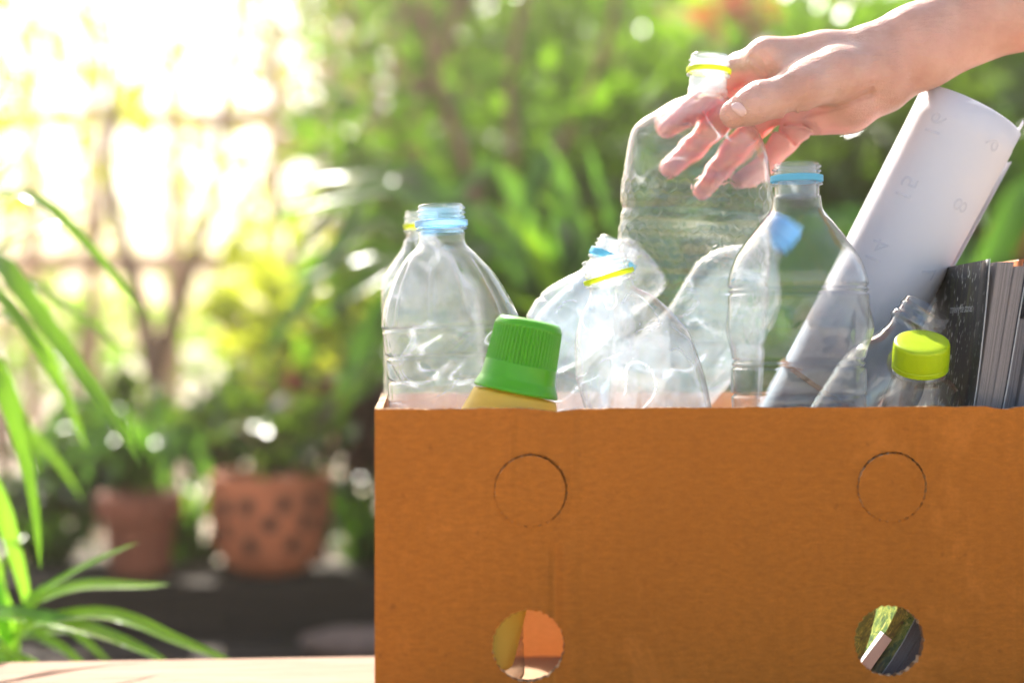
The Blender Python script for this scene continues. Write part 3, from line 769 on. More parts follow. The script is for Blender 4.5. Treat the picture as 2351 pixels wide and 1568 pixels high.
mg3 = root('magazine', b3, 'magazine with orange strip along its top behind the grey-edged one', 'magazine', MG)
slab('front_cover', mg3, b3, 0.0395, 0.0400, 0.262, 0.872, 0.965, M['lilac'])
slab('title_strip', mg3, b3, 0.0388, 0.0393, 0.2765, 0.870, 0.965, M['orange'], z0=0.264)
slab('page_block', mg3, b3, 0.0404, 0.0480, 0.274, 0.874, 0.965, M['pages_grey'])
# title lettering on the dark cover (runs from far to near along the cover)
me = text_mesh('traveling life stories', 0.0050, 2)
for v in me.vertices:
    y = 0.846-v.co.x*1.15; z = 0.2455+v.co.y*1.5
    g = (y-0.800)/0.155; f = (z-0.006)/(0.2725-0.006)
    v.co = Vector((bend_x(z, -0.0004)-0.0045*f**4*(1-g)**1.5, y, z))-b1
link('title_lettering', me, mg, m_print('pale_title_ink', (0.62, 0.66, 0.66)))
# barcode label
def on_cover(y, z, off): return Vector((bend_x(z, -off), y, z))-b1
V = [on_cover(y, z, 0.0004) for y, z in ((0.8165, 0.030), (0.8165, 0.0545), (0.8415, 0.0545), (0.8415, 0.030))]
lab = link('barcode_label', mesh('barcode_label', V, [(0, 1, 2, 3)]), mg, m_print('label_white', (0.82, 0.80, 0.82)))
V = []; F = []
rb = random.Random(5)
for y0, y1 in ((0.8195, 0.8270), (0.8310, 0.8375)):
    z = 0.0305
    while z < 0.0480:
        w = rb.choice((0.0006, 0.0009, 0.0016))
        k = len(V); V += [on_cover(y, zz, 0.0007) for y, zz in ((y0, z), (y0, z+w), (y1, z+w), (y1, z))]; F.append((k, k+1, k+2, k+3))
        z += w+rb.choice((0.0006, 0.0009, 0.0013))
link('barcode_bars', mesh('barcode_bars', V, F), lab, m_print('bar_ink', (0.05, 0.03, 0.05)))
# white paper sheets upright at the back
pb = root('paper_stack', (0.30, 0.975, 0.006), 'white paper sheets standing behind the dark magazine at the back of the box', 'paper')
for k in range(4):
    bm = bmesh.new(); box_bm(bm, -0.06+0.002*k, 0.012+0.001*k, 0.0015*k, 0.0015*k+0.0006, 0.0, 0.2685-0.0012*k+0.001*(k % 2))
    bm_obj('sheet', bm, pb, M['paper'])

# ------------------------------------------------------------------ hand and forearm
HD = 0.885
def A(zx, zy, d): return np.array(P(1431.7+zx/3.740, 104.8+zy/3.740, d))     # close-up coordinates of the hand
def B(zx, zy, d): return np.array(P(1326.9+zx*0.4352, zy*0.4352, d))
h = 0.00105
lo = np.array([0.085, 0.838, 0.285]); hi = np.array([0.425, 0.945, 0.475])
dims = np.ceil((hi-lo)/h).astype(int)+1
gx = [lo[i]+h*np.arange(dims[i]) for i in range(3)]
BIG = 0.05
def new_field(): return np.full(dims, BIG, np.float32)
def cap_into(Fd, a, b, ra, rb_, k):
    pad = max(ra, rb_)+0.016
    mn = np.minimum(a, b)-pad; mx = np.maximum(a, b)+pad
    s = [slice(max(0, int((mn[i]-lo[i])/h)), max(0, min(dims[i], int((mx[i]-lo[i])/h)+2))) for i in range(3)]
    X, Y, Z = np.meshgrid(gx[0][s[0]], gx[1][s[1]], gx[2][s[2]], indexing='ij')
    if X.size == 0: return
    ba = b-a; L = float(ba@ba)+1e-12
    t_ = np.clip(((X-a[0])*ba[0]+(Y-a[1])*ba[1]+(Z-a[2])*ba[2])/L, 0, 1)
    d = np.sqrt((X-a[0]-t_*ba[0])**2+(Y-a[1]-t_*ba[1])**2+(Z-a[2]-t_*ba[2])**2)-(ra+(rb_-ra)*t_)
    cur = Fd[s[0], s[1], s[2]]
    Fd[s[0], s[1], s[2]] = smin(cur, d, k)
def smin(a, b, k):
    if k <= 0: return np.minimum(a, b)
    hh = np.maximum(k-np.abs(a-b), 0)/k
    return np.minimum(a, b)-hh*hh*k*0.25
def chain(Fd, pts, k):
    for (a, ra), (b, rb_) in zip(pts[:-1], pts[1:]): cap_into(Fd, a, b, ra*1e-3, rb_*1e-3, k)

palm = new_field()
# forearm: two bones' worth of thickness
chain(palm, [(B(1560, 270, HD-0.002), 16.5), (B(1760, 200, HD), 18.0), (B(2350, -80, HD+0.004), 23), (B(3100, -430, HD+0.01), 30)], 0.012)
chain(palm, [(B(1610, 430, HD-0.001), 16.0), (B(1820, 300, HD), 17.5), (B(2350, 60, HD+0.004), 21), (B(3100, -290, HD+0.01), 28)], 0.012)
# metacarpals
chain(palm, [(B(1560, 285, HD-0.002), 16.0), (B(1300, 292, HD-0.002), 13.5), (B(1000, 300, HD-0.002), 11.8)], 0.010)
chain(palm, [(B(1580, 350, HD+0.008), 15.0), (B(1010, 410, HD+0.012), 11.8)], 0.010)
chain(palm, [(B(1600, 410, HD+0.012), 14.0), (B(1100, 525, HD+0.020), 11.2)], 0.010)
chain(palm, [(B(1610, 460, HD+0.008), 14.0), (B(1400, 560, HD+0.012), 13.0), (B(1215, 615, HD+0.016), 11.0)], 0.010)
# heel of the hand (little-finger side) and ball of the thumb
chain(palm, [(B(1610, 470, HD-0.003), 12.5), (B(1430, 572, HD-0.003), 13.0), (B(1270, 622, HD+0.002), 10.5)], 0.009)
chain(palm, [(B(1560, 360, HD-0.010), 14.5), (B(1360, 400, HD-0.020), 15.5), (B(1170, 470, HD-0.029), 12.8)], 0.010)
chain(palm, [(B(1200, 400, HD-0.020), 9.0), (B(1060, 330, HD-0.006), 8.0)], 0.010)           # web
fingers = []
def finger(pts, k=0.004): f = new_field(); chain(f, pts, k); fingers.append(f)
finger([(B(1170, 472, HD-0.029), 12.6), (B(1060, 515, HD-0.032), 10.8), (A(1180, 470, HD-0.034), 11.2), (A(1090, 520, HD-0.035), 10.2), (A(945, 585, HD-0.034), 8.6)], 0.005)   # thumb
finger([(B(985, 300, HD-0.001), 10.7), (B(850, 355, HD+0.020), 9.0), (B(728, 465, HD+0.037), 8.6), (A(555, 580, HD+0.040), 7.7), (A(375, 712, HD+0.038), 6.5)])                   # index
finger([(B(1010, 412, HD+0.012), 10.5), (B(880, 515, HD+0.032), 9.1), (A(770, 690, HD+0.046), 8.6), (A(590, 885, HD+0.048), 7.7), (A(402, 1055, HD+0.045), 6.5)])                # middle
finger([(B(1100, 525, HD+0.020), 10.2), (B(960, 640, HD+0.038), 8.6), (A(935, 905, HD+0.046), 8.2), (A(800, 1085, HD+0.047), 7.3), (A(672, 1245, HD+0.044), 6.2)])                 # ring
finger([(B(1200, 625, HD+0.015), 9.6), (B(1085, 745, HD+0.030), 8.2), (A(1215, 1010, HD+0.036), 7.5), (A(1080, 1115, HD+0.034), 6.7), (A(985, 1160, HD+0.030), 5.6)])             # little
sdf = palm.copy()
for i, f in enumerate(fingers): sdf = np.minimum(sdf, smin(palm, f, 0.007 if i else 0.011))
def skin_at(q, d0=0.80, d1=0.94):
    r_ = np.array([q[0]/q[1], 1.0, (q[2]-CAMZ)/q[1]]); o_ = np.array([0, 0, CAMZ])
    dd = np.arange(max(d0, lo[1]+h), d1, 0.0004); pp = o_+r_*dd[:, None]; ii = np.round((pp-lo)/h).astype(int)
    ok = (ii >= 0).all(1) & (ii < dims).all(1); ii = np.clip(ii, 0, dims-1)
    inside = (sdf[ii[:, 0], ii[:, 1], ii[:, 2]] < 0) & ok
    return pp[np.argmax(inside)] if inside.any() else np.array(q)
# creases and folds: shallow grooves on the side facing the camera
def groove(pts, depth, width, dmin, dmax):
    global sdf
    pts = [skin_at(p_, dmin) for p_ in pts]
    mn = np.min([p_ for p_ in pts], axis=0)-0.006; mx = np.max([p_ for p_ in pts], axis=0)+0.006
    s = [slice(max(0, int((mn[i]-lo[i])/h)), min(dims[i], int((mx[i]-lo[i])/h)+2)) for i in (0, 2)]
    sy = slice(max(0, int((dmin-lo[1])/h)), min(dims[1], int((dmax-lo[1])/h)))
    X, Z = np.meshgrid(gx[0][s[0]], gx[2][s[1]], indexing='ij'); dist = np.full(X.shape, 1.0)
    for a, b in zip(pts[:-1], pts[1:]):
        ax_, az_, bx_, bz_ = a[0], a[2], b[0]-a[0], b[2]-a[2]; L = bx_*bx_+bz_*bz_+1e-12
        t_ = np.clip(((X-ax_)*bx_+(Z-az_)*bz_)/L, 0, 1)
        dist = np.minimum(dist, np.sqrt((X-ax_-t_*bx_)**2+(Z-az_-t_*bz_)**2))
    g = (depth*np.exp(-(dist/width)**2)).astype(np.float32)
    sdf[s[0], sy, s[1]] += g[:, None, :]
D1, D2 = HD-0.05, HD+0.012
groove([A(1540, 560, HD), A(1560, 650, HD), A(1620, 780, HD)], 0.0026, 0.0010, D1, HD+0.03)
groove([A(1225, 735, HD), A(1300, 712, HD), A(1400, 765, HD), A(1475, 835, HD)], 0.0034, 0.0011, D1, HD+0.04)
groove([A(1160, 385, HD), A(1215, 420, HD), A(1235, 480, HD)], 0.0009, 0.0009, D1, HD-0.02)
groove([A(1205, 370, HD), A(1250, 410, HD), A(1265, 470, HD)], 0.0009, 0.0009, D1, HD-0.02)
groove([A(1120, 390, HD), A(1180, 430, HD)], 0.0006, 0.0009, D1, HD-0.02)
groove([A(1600, 330, HD), A(1590, 420, HD), A(1480, 520, HD)], 0.0010, 0.0013, D1, HD-0.01)
groove([A(1650, 330, HD), A(1620, 430, HD)], 0.0006, 0.0012, D1, HD-0.01)
groove([A(1110, 90, HD), A(1180, 170, HD), A(1260, 240, HD)], 0.0014, 0.0014, D1, HD+0.005)
groove([A(1200, 60, HD), A(1260, 150, HD), A(1300, 215, HD)], 0.0010, 0.0013, D1, HD+0.005)
groove([A(1430, 550, HD), A(1900, 490, HD), A(2120, 400, HD)], 0.0022, 0.0022, D1, HD+0.01)
for q, (mx_, my_) in enumerate(((590, 880), (770, 690))): groove([A(mx_-60, my_-60, HD), A(mx_+60, my_+60, HD)], 0.0009, 0.0010, HD+0.02, HD+0.06)
for mx_, my_ in ((560, 575), (800, 1080), (935, 900)): groove([A(mx_-60, my_-60, HD), A(mx_+60, my_+60, HD)], 0.0009, 0.0010, HD+0.02, HD+0.06)

def surface_nets(F, lo, h):
    ins = F < 0
    nx, ny, nz2 = [d-1 for d in F.shape]
    cnt = np.zeros((nx, ny, nz2), np.int16)
    for dx in (0, 1):
        for dy in (0, 1):
            for dz in (0, 1): cnt += ins[dx:dx+nx, dy:dy+ny, dz:dz+nz2]
    act = (cnt > 0) & (cnt < 8); idx = np.argwhere(act)
    ids = np.full(act.shape, -1, np.int32); ids[act] = np.arange(len(idx))
    acc = np.zeros((len(idx), 3)); num = np.zeros(len(idx))
    cor = [(a, b, c_) for a in (0, 1) for b in (0, 1) for c_ in (0, 1)]
    for a in cor:
        for ax_ in range(3):
            if a[ax_]: continue
            b = list(a); b[ax_] = 1
            fa = F[idx[:, 0]+a[0], idx[:, 1]+a[1], idx[:, 2]+a[2]]; fb = F[idx[:, 0]+b[0], idx[:, 1]+b[1], idx[:, 2]+b[2]]
            m = (fa < 0) != (fb < 0)
            t_ = np.where(m, fa/(fa-fb+1e-20), 0); p_ = np.tile(np.array(a, float), (len(idx), 1)); p_[:, ax_] = t_
            acc[m] += p_[m]; num[m] += 1
    V = lo+h*(idx+acc/num[:, None])
    Q = []
    for ax_ in range(3):
        o1, o2 = (ax_+1) % 3, (ax_+2) % 3
        sl0 = [slice(1, -1)]*3; sl0[ax_] = slice(0, -1); sl1 = list(sl0); sl1[ax_] = slice(1, None)
        A0 = ins[tuple(sl0)]; A1 = ins[tuple(sl1)]
        e = np.argwhere(A0 != A1); 
        if not len(e): continue
        flip = A0[e[:, 0], e[:, 1], e[:, 2]]
        e = e+np.array([0 if i == ax_ else 1 for i in range(3)])
        def g(d1, d2):
            q = e.copy(); q[:, o1] -= d1; q[:, o2] -= d2; return ids[q[:, 0], q[:, 1], q[:, 2]]
        q = np.stack([g(1, 1), g(0, 1), g(0, 0), g(1, 0)], -1); q[~flip] = q[~flip][:, ::-1]; Q.append(q)
    Q = np.concatenate(Q); Q = Q[(Q >= 0).all(1)]
    return V, Q
Vh, Qh = surface_nets(sdf, lo, h)
wrist = B(1650, 380, HD)
me = bpy.data.meshes.new('person')
Vl = (Vh-wrist)
me.vertices.add(len(Vl)); me.vertices.foreach_set('co', Vl.astype(np.float32).ravel())
me.loops.add(Qh.size); me.loops.foreach_set('vertex_index', Qh.astype(np.int32).ravel())
me.polygons.add(len(Qh)); me.polygons.foreach_set('loop_start', np.arange(0, Qh.size, 4, dtype=np.int32)); me.polygons.foreach_set('loop_total', np.full(len(Qh), 4, np.int32))
me.update(calc_edges=True); me.validate()
hand = link('person', me, None, M['skin'], True, Vector(wrist))
tag(hand, 'bare right hand and forearm reaching in to grip the clear bottle', 'person')
smod = hand.modifiers.new('soften', 'SMOOTH'); smod.factor = 0.5; smod.iterations = 3
# where the brightened palm pink goes: finger pads and palm turned to the camera below the thumb
u2 = Vh[:, 0]/Vh[:, 1]*FPX+1175; v2 = 784-(Vh[:, 2]-CAMZ)/Vh[:, 1]*FPX
pal = smoothstep(HD-0.018, HD-0.002, Vh[:, 1])*smoothstep(205, 240, v2+0.18*(1850-u2)*0)*(1-smoothstep(1980, 2060, u2))
pal = np.maximum(pal, (1-smoothstep(1760, 1800, u2))*smoothstep(HD-0.012, HD, Vh[:, 1])*smoothstep(150, 175, v2))
at = me.attributes.new('palm', 'FLOAT', 'POINT'); at.data.foreach_set('value', pal.astype(np.float32))
# thumbnail: a small curved plate laid on the thumb
nq = [A(900, 515, HD), A(985, 468, HD), A(1072, 570, HD), A(1005, 622, HD)]
nc = A(990, 543, HD); nu_, nv_ = 14, 12; V = []; F = []
def front_depth(x, z):
    i = int(round((x-lo[0])/h)); k = int(round((z-lo[2])/h))
    col = sdf[i, :, k]; j = np.argmax(col < 0)
    return gx[1][j] if (col < 0).any() else HD-0.03
for i in range(nu_+1):
    for j in range(nv_+1):
        a = i/nu_; b = j/nv_
        sa, sb = a*2-1, b*2-1
        k = 1-0.16*abs(sa)**3*abs(sb)**3-0.10*(abs(sa*sb))
        a2, b2_ = 0.5+sa*k/2, 0.5+sb*k/2
        p_ = (nq[0]*(1-a2)+nq[3]*a2)*(1-b2_)+(nq[1]*(1-a2)+nq[2]*a2)*b2_
        q_ = skin_at(p_); V.append(list(q_+np.array([0, 0.0002, 0])))
Vg = np.array(V).reshape(nu_+1, nv_+1, 3)
for it in range(6):
    Vn = Vg.copy(); Vn[1:-1, 1:-1] = 0.2*(Vg[1:-1, 1:-1]+Vg[2:, 1:-1]+Vg[:-2, 1:-1]+Vg[1:-1, 2:]+Vg[1:-1, :-2]); Vg = Vn
ai = np.linspace(-1, 1, nu_+1)[:, None]; bi = np.linspace(-1, 1, nv_+1)[None]
Vg[..., 1] -= 0.0011*(1-0.75*np.maximum(np.abs(ai), np.abs(bi))**3)
V = Vg.reshape(-1, 3)
for i in range(nu_):
    for j in range(nv_): F.append((i*(nv_+1)+j, (i+1)*(nv_+1)+j, (i+1)*(nv_+1)+j+1, i*(nv_+1)+j+1))
me2 = mesh('thumbnail', [np.array(v)-wrist for v in V], F)
o = link('thumbnail', me2, hand, M['nail'], True)
sm = o.modifiers.new('thick', 'SOLIDIFY'); sm.thickness = 0.0005; sm.offset = 0
del palm, fingers

# ------------------------------------------------------------------ plants: leaf builders
def strap_leaf(pts, w, mat, parent, base, fold=0.25, n=14, tip=0.12, name='leaf', facing=None):
    """long leaf along a smooth path, folded along its midrib"""
    pts = np.array([list(p) for p in pts], float)
    ts = np.concatenate([[0], np.cumsum(np.linalg.norm(np.diff(pts, axis=0), axis=1))]); t_ = np.linspace(0, ts[-1], n+1)
    C = catmull(ts, pts, t_); Tn = np.gradient(C, axis=0); Tn /= np.linalg.norm(Tn, axis=1)[:, None]+1e-9
    ref = np.array(facing if facing is not None else (0, -0.55, 0.83)); V = []; F = []
    for i in range(n+1):
        f = i/n; s_ = np.cross(Tn[i], ref); s_ /= np.linalg.norm(s_)+1e-9; nn = np.cross(s_, Tn[i])
        ww = w*min(1.0, 0.55+1.8*f)*(1 if f < 1-tip*3 else max(0.02, math.sqrt(max(0, (1-f)/(tip*3)))))*0.5
        V += [C[i]-s_*ww+nn*fold*ww, C[i], C[i]+s_*ww+nn*fold*ww]
    for i in range(n):
        a = i*3; F += [(a, a+1, a+4, a+3), (a+1, a+2, a+5, a+4)]
    return link(name, mesh(name, [v-np.array(base) for v in V], F), parent, mat, True)

FG = 'strap-leaved plants beside the table'
basA = P(-70, 1240, 1.30); plA = root('strap_plant', (basA.x, basA.y, GROUND), 'tall strap-leaved plant arching in from the picture edge beside the fence', 'plant', FG)
basB = P(20, 1500, 1.20); plB = root('strap_plant', (basB.x, basB.y, GROUND), 'low strap-leaved plant fanning out just behind the table edge', 'plant', FG)
def px_leaf(pl, pts, d0, d1, wpx, mat, start=None, **kw):
    n = len(pts); Q = [P(x, y, d0+(d1-d0)*i/(n-1)) for i, (x, y) in enumerate(pts)]
    if start is not None: Q = start+Q
    strap_leaf(Q, 1.0*wpx/FPX*(d0+d1)/2, mat, pl, pl.location, n=22, **kw)
sA = [P(-160, 1500, 1.32), P(-150, 1000, 1.32)]
for pts, d0, d1, w in (
    ([(-110, 600), (-40, 470), (30, 440), (102, 468), (160, 520), (214, 578), (267, 640), (330, 725)], 1.34, 1.24, 40),
    ([(-110, 700), (-40, 605), (58, 539), (134, 512), (200, 508)], 1.36, 1.5, 26),
    ([(-100, 620), (-20, 590), (72, 700), (183, 853), (261, 964), (321, 1068)], 1.30, 1.14, 52),
    ([(-100, 700), (-30, 660), (30, 715), (80, 790), (130, 880), (165, 940)], 1.25, 1.17, 40),
    ([(-80, 760), (20, 720), (94, 792), (144, 892), (172, 964), (203, 1042)], 1.42, 1.36, 34),
    ([(-90, 840), (-20, 820), (44, 950), (80, 1045), (98, 1100)], 1.28, 1.2, 34),
    ([(-90, 860), (-20, 860), (50, 1030), (80, 1165), (93, 1308)], 1.22, 1.12, 40),
    ([(-90, 900), (10, 905), (40, 960), (130, 1060), (190, 1150)], 1.6, 1.55, 40),
    ([(-90, 520), (-20, 430), (20, 395), (48, 362)], 1.3, 1.36, 24),
    ([(-90, 740), (40, 640), (150, 700), (240, 770), (310, 830)], 1.62, 1.55, 34),
    ([(-90, 560), (-40, 300), (0, 200), (45, 160)], 1.5, 1.55, 34)):
    px_leaf(plA, pts, d0, d1, w, M['strap'], sA)
sB = [P(10, 1780, 1.22), P(25, 1600, 1.21)]
for pts, d0, d1, w, stt in (
    ([(61, 1385), (120, 1345), (183, 1308), (250, 1275), (318, 1246)], 1.17, 1.12, 36, 1),
    ([(72, 1392), (130, 1362), (190, 1346), (277, 1344), (340, 1346), (390, 1342)], 1.18, 1.14, 44, 1),
    ([(-60, 1420), (0, 1410), (83, 1419), (160, 1434), (222, 1452), (310, 1485), (400, 1530)], 1.18, 1.10, 48, 1),
    ([(60, 1440), (111, 1425), (180, 1412), (250, 1413), (320, 1432), (388, 1463), (460, 1492), (545, 1524)], 1.16, 1.11, 42, 1),
    ([(40, 1440), (105, 1469), (150, 1495), (205, 1540)], 1.22, 1.2, 32, 1),
    ([(-30, 1475), (40, 1462), (133, 1447), (222, 1450), (280, 1470)], 1.3, 1.3, 30, 1),
    ([(-60, 1060), (0, 1158), (33, 1264), (61, 1375), (70, 1440)], 1.2, 1.19, 50, 1),
    ([(-10, 1470), (20, 1500), (75, 1520), (120, 1560)], 1.15, 1.14, 30, 1),
    ([(20, 1450), (-20, 1330), (-60, 1250), (-100, 1220)], 1.2, 1.2, 44, 1),
    ([(10, 1430), (0, 1350), (10, 1300), (40, 1250), (60, 1230)], 1.32, 1.4, 30, 1),
    ([(30, 1460), (120, 1420), (190, 1470), (260, 1530)], 1.28, 1.25, 28, 1)):
    px_leaf(plB, pts, d0, d1, w, M['strap'], sB)

def leaf_cloud(name, parent, base, blobs, n, size, mat, seed, droop=0.35, aspect=0.5, up=0.2):
    """many small folded leaves filling uneven lumps"""
    r_ = np.random.default_rng(seed); V = []; F = []
    wts = np.array([b[3]*b[4]*b[5] for b in blobs]); wts = wts/wts.sum()
    ch = r_.choice(len(blobs), n, p=wts)
    for k in range(n):
        cx, cy_, cz, rx, ry, rz = blobs[ch[k]]
        d = r_.normal(size=3); d /= np.linalg.norm(d); rad = r_.uniform(0.25, 1.0)**0.45*(1+0.15*r_.normal())
        p_ = np.array([cx, cy_, cz])+d*np.array([rx, ry, rz])*rad
        ln = size*r_.uniform(0.55, 1.35); a = d*0.7+r_.normal(size=3)*0.75+np.array([0, 0, up-droop]); a /= np.linalg.norm(a)
        s_ = np.cross(a, r_.normal(size=3)); s_ /= np.linalg.norm(s_); nn = np.cross(s_, a); w = ln*aspect*0.5
        q = len(V)
        V += [p_, p_+a*ln*0.42+s_*w+nn*w*0.3, p_+a*ln*0.48, p_+a*ln*0.42-s_*w+nn*w*0.3, p_+a*ln-nn*ln*0.12]
        F += [(q, q+1, q+2), (q, q+2, q+3), (q+1, q+4, q+2), (q+2, q+4, q+3)]
    return link(name, mesh(name, [v-np.array(base) for v in V], F), parent, mat, False)

def limb(name, pts, radii, parent, base, mat, ns=9):
    pts = np.array([list(p) for p in pts], float); n = 16
    ts = np.concatenate([[0], np.cumsum(np.linalg.norm(np.diff(pts, axis=0), axis=1))]); t_ = np.linspace(0, ts[-1], n)
    C = catmull(ts, pts, t_); r_ = np.interp(t_, ts, radii); Tn = np.gradient(C, axis=0); V = []; F = []
    for i in range(n):
        tt = Tn[i]/np.linalg.norm(Tn[i]); a = np.cross(tt, (0.31, 0.9, 0.3)); a /= np.linalg.norm(a); b = np.cross(tt, a)
        for j in range(ns):
            an = 2*math.pi*j/ns; rr2 = r_[i]*(1+0.12*nz(i*0.9, j*1.7, 3.3))
            V.append(C[i]+a*rr2*math.cos(an)+b*rr2*math.sin(an)-np.array(base))
    for i in range(n-1):
        for j in range(ns): F.append((i*ns+j, i*ns+(j+1) % ns, (i+1)*ns+(j+1) % ns, (i+1)*ns+j))
    return link(name, mesh(name, V, F), parent, mat, True)

def shrub(label, px, py, d, rx, rz, n, size, mat, seed, ry=None, lumps=6, group='garden shrubs behind the box', cat='shrub', name='shrub', aspect=0.5, trunk=True):
    c0 = P(px, py, d); r_ = random.Random(seed); ry = ry or rx*0.6
    base = Vector((c0.x, d, GROUND)); ro = root(name, base, label, cat, group)
    bl = []
    for k in range(lumps):
        f = r_.uniform(0.35, 0.6)
        bl.append((c0.x+r_.uniform(-1, 1)*rx*0.75, d+r_.uniform(-1, 1)*ry*0.7, c0.z+r_.uniform(-1, 1)*rz*0.75, rx*f, ry*f, rz*f))
    leaf_cloud('crown', ro, base, bl, n, size, mat, seed, aspect=aspect)
    if trunk:
        for k in range(3):
            b = bl[k]
            limb('stem', [(c0.x+r_.uniform(-.03, .03), d+r_.uniform(-.03, .03), GROUND), ((c0.x+b[0])/2+r_.uniform(-.05, .05), (d+b[1])/2, (GROUND+b[2])/2), (b[0], b[1], b[2])],
                 [0.022, 0.015, 0.006], ro, base, M['bark'], 7)
    return ro

# ------------------------------------------------------------------ planter ledge and pots
wl_ = root('planter_ledge', (0.0, 2.36, GROUND), 'low dark ledge of weathered sleepers under the terracotta pots', 'ledge')
zt = -0.18; k = 0
for z1, y0, y1 in ((zt, 2.36, 2.62), (zt-0.145, 2.36, 2.60), (zt-0.29, 2.365, 2.60), (zt-0.435, 2.36, 2.60)):
    for x0, x1 in ((-2.6, -0.95), (-0.945, 0.72), (0.725, 2.6)):
        bm = bmesh.new(); dz = 0.004*((k*37) % 5-2)*0.3
        box_bm(bm, x0, x1, y0-2.36+0.004*((k*13) % 3), y1-2.36, z1-0.14-GROUND, z1-GROUND+dz*0, 0.012)
        bm_obj('sleeper', bm, wl_, M['sleeper']); k += 1
st_ = root('step', (0.0, 2.0, GROUND), 'dark timber step in front of the planter ledge', 'step')
for i, (y0, y1) in enumerate(((0.0, 0.17), (0.174, 0.345))):
    bm = bmesh.new(); box_bm(bm, -2.5, 2.5, y0, y1, 0.30, 0.485, 0.012); bm_obj('sleeper', bm, st_, M['sleeper'])
for x in (-2.3, -0.8, 0.8, 2.3):
    bm = bmesh.new(); box_bm(bm, x, x+0.12, 0.05, 0.30, 0.0, 0.2995, 0.008); bm_obj('support', bm, st_, M['sleeper'])
# pale flat stone on the step
bm = bmesh.new(); bmesh.ops.create_icosphere(bm, subdivisions=3, radius=1)
for v in bm.verts:
    q = v.co.copy(); v.co = Vector((q.x*0.085, q.y*0.06, q.z*0.026))*(1+0.18*mnoise.noise(q*1.7))
so = bm_obj('stone', bm, None, M['stone'], True, P(815, 1478, 2.22)); so.location.z = GROUND+0.485+0.02
tag(so, 'pale pinkish flat stone lying on the dark step', 'stone')
# bed of soil behind the ledge
soil = link('flower_bed', mesh('flower_bed', [(-2.6, 2.62, -0.24), (3.4, 2.62, -0.24), (3.4, 3.35, -0.3), (-2.6, 3.35, -0.3), (-2.6, 3.35, GROUND), (3.4, 3.35, GROUND)], [(0, 1, 2, 3), (3, 2, 5, 4)]), None, M['soil'])
tag(soil, kind='structure')

def pot(label, px0, px1, ytop, ybot, d, rows, mat, rim_t=None, nth=72):
    cx = (px0+px1)/2; w = (px1-px0)/2*d/FPX; z0 = CAMZ-(ybot-784)/FPX*d; z1 = CAMZ-(ytop-784)/FPX*d
    x = (cx-1175)/FPX*d; ro = root('flower_pot', (x, d, z0), label, 'flower pot', 'terracotta pots on the ledge')
    H = z1-z0; V = []; F = []; prof = [(r*w, zz*H) for r, zz in rows]
    prof += [(prof[-1][0]-0.012, prof[-1][1]), (prof[-1][0]-0.016, prof[-1][1]-0.05)]
    for r, zz in prof:
        for j in range(nth): a = 2*math.pi*j/nth; V.append((r*math.cos(a), r*math.sin(a), zz))
    for i in range(len(prof)-1):
        for j in range(nth): F.append((i*nth+j, i*nth+(j+1) % nth, (i+1)*nth+(j+1) % nth, (i+1)*nth+j))
    F.append(tuple(range(nth))[::-1])
    link('pot_wall', mesh('pot_wall', V, F), ro, mat, True)
    n0 = prof[-1]; Vs = [(n0[0]*math.cos(2*math.pi*j/32), n0[0]*math.sin(2*math.pi*j/32), n0[1]) for j in range(32)]
    link('soil', mesh('soil', Vs, [tuple(range(32))]), ro, M['soil'])
    return ro, w, H, x, z0
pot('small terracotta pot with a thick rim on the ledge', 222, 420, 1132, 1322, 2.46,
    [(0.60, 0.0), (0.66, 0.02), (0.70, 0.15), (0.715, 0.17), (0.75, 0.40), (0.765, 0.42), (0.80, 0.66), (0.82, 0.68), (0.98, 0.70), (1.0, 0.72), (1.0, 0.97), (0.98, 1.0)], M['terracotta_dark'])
ro, w, H, x, z0 = pot('round terracotta pot dotted with dark holes on the ledge', 480, 762, 1086, 1314, 2.5,
    [(0.46, 0.0), (0.58, 0.02), (0.76, 0.12), (0.91, 0.32), (0.985, 0.55), (1.0, 0.75), (0.985, 0.90), (0.98, 0.97), (0.965, 1.0)], M['terracotta'])
prof_z = [0, 0.02, 0.12, 0.32, 0.55, 0.75, 0.92, 1.0]; prof_r = [0.46, 0.58, 0.76, 0.91, 0.985, 1.0, 0.985, 0.965]
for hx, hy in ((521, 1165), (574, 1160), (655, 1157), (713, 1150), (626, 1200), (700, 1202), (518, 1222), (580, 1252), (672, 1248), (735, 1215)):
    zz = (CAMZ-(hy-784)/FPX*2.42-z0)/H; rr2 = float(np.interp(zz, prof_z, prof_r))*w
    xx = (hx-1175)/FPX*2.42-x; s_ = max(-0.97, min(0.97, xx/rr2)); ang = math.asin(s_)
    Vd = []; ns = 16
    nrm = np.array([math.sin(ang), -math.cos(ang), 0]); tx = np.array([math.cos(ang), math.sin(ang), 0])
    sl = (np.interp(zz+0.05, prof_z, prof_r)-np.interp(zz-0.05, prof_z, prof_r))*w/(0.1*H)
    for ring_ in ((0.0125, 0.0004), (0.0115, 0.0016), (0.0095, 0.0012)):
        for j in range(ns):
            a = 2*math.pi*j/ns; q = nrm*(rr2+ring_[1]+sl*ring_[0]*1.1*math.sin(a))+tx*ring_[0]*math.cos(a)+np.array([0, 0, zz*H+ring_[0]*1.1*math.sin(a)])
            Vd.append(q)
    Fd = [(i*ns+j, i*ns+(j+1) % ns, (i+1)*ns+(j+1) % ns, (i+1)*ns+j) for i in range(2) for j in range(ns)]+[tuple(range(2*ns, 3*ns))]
    link('drain_hole', mesh('drain_hole', Vd, Fd), ro, M['hole_dark'])  # flat dark disc; its colour paints the shade inside the hole

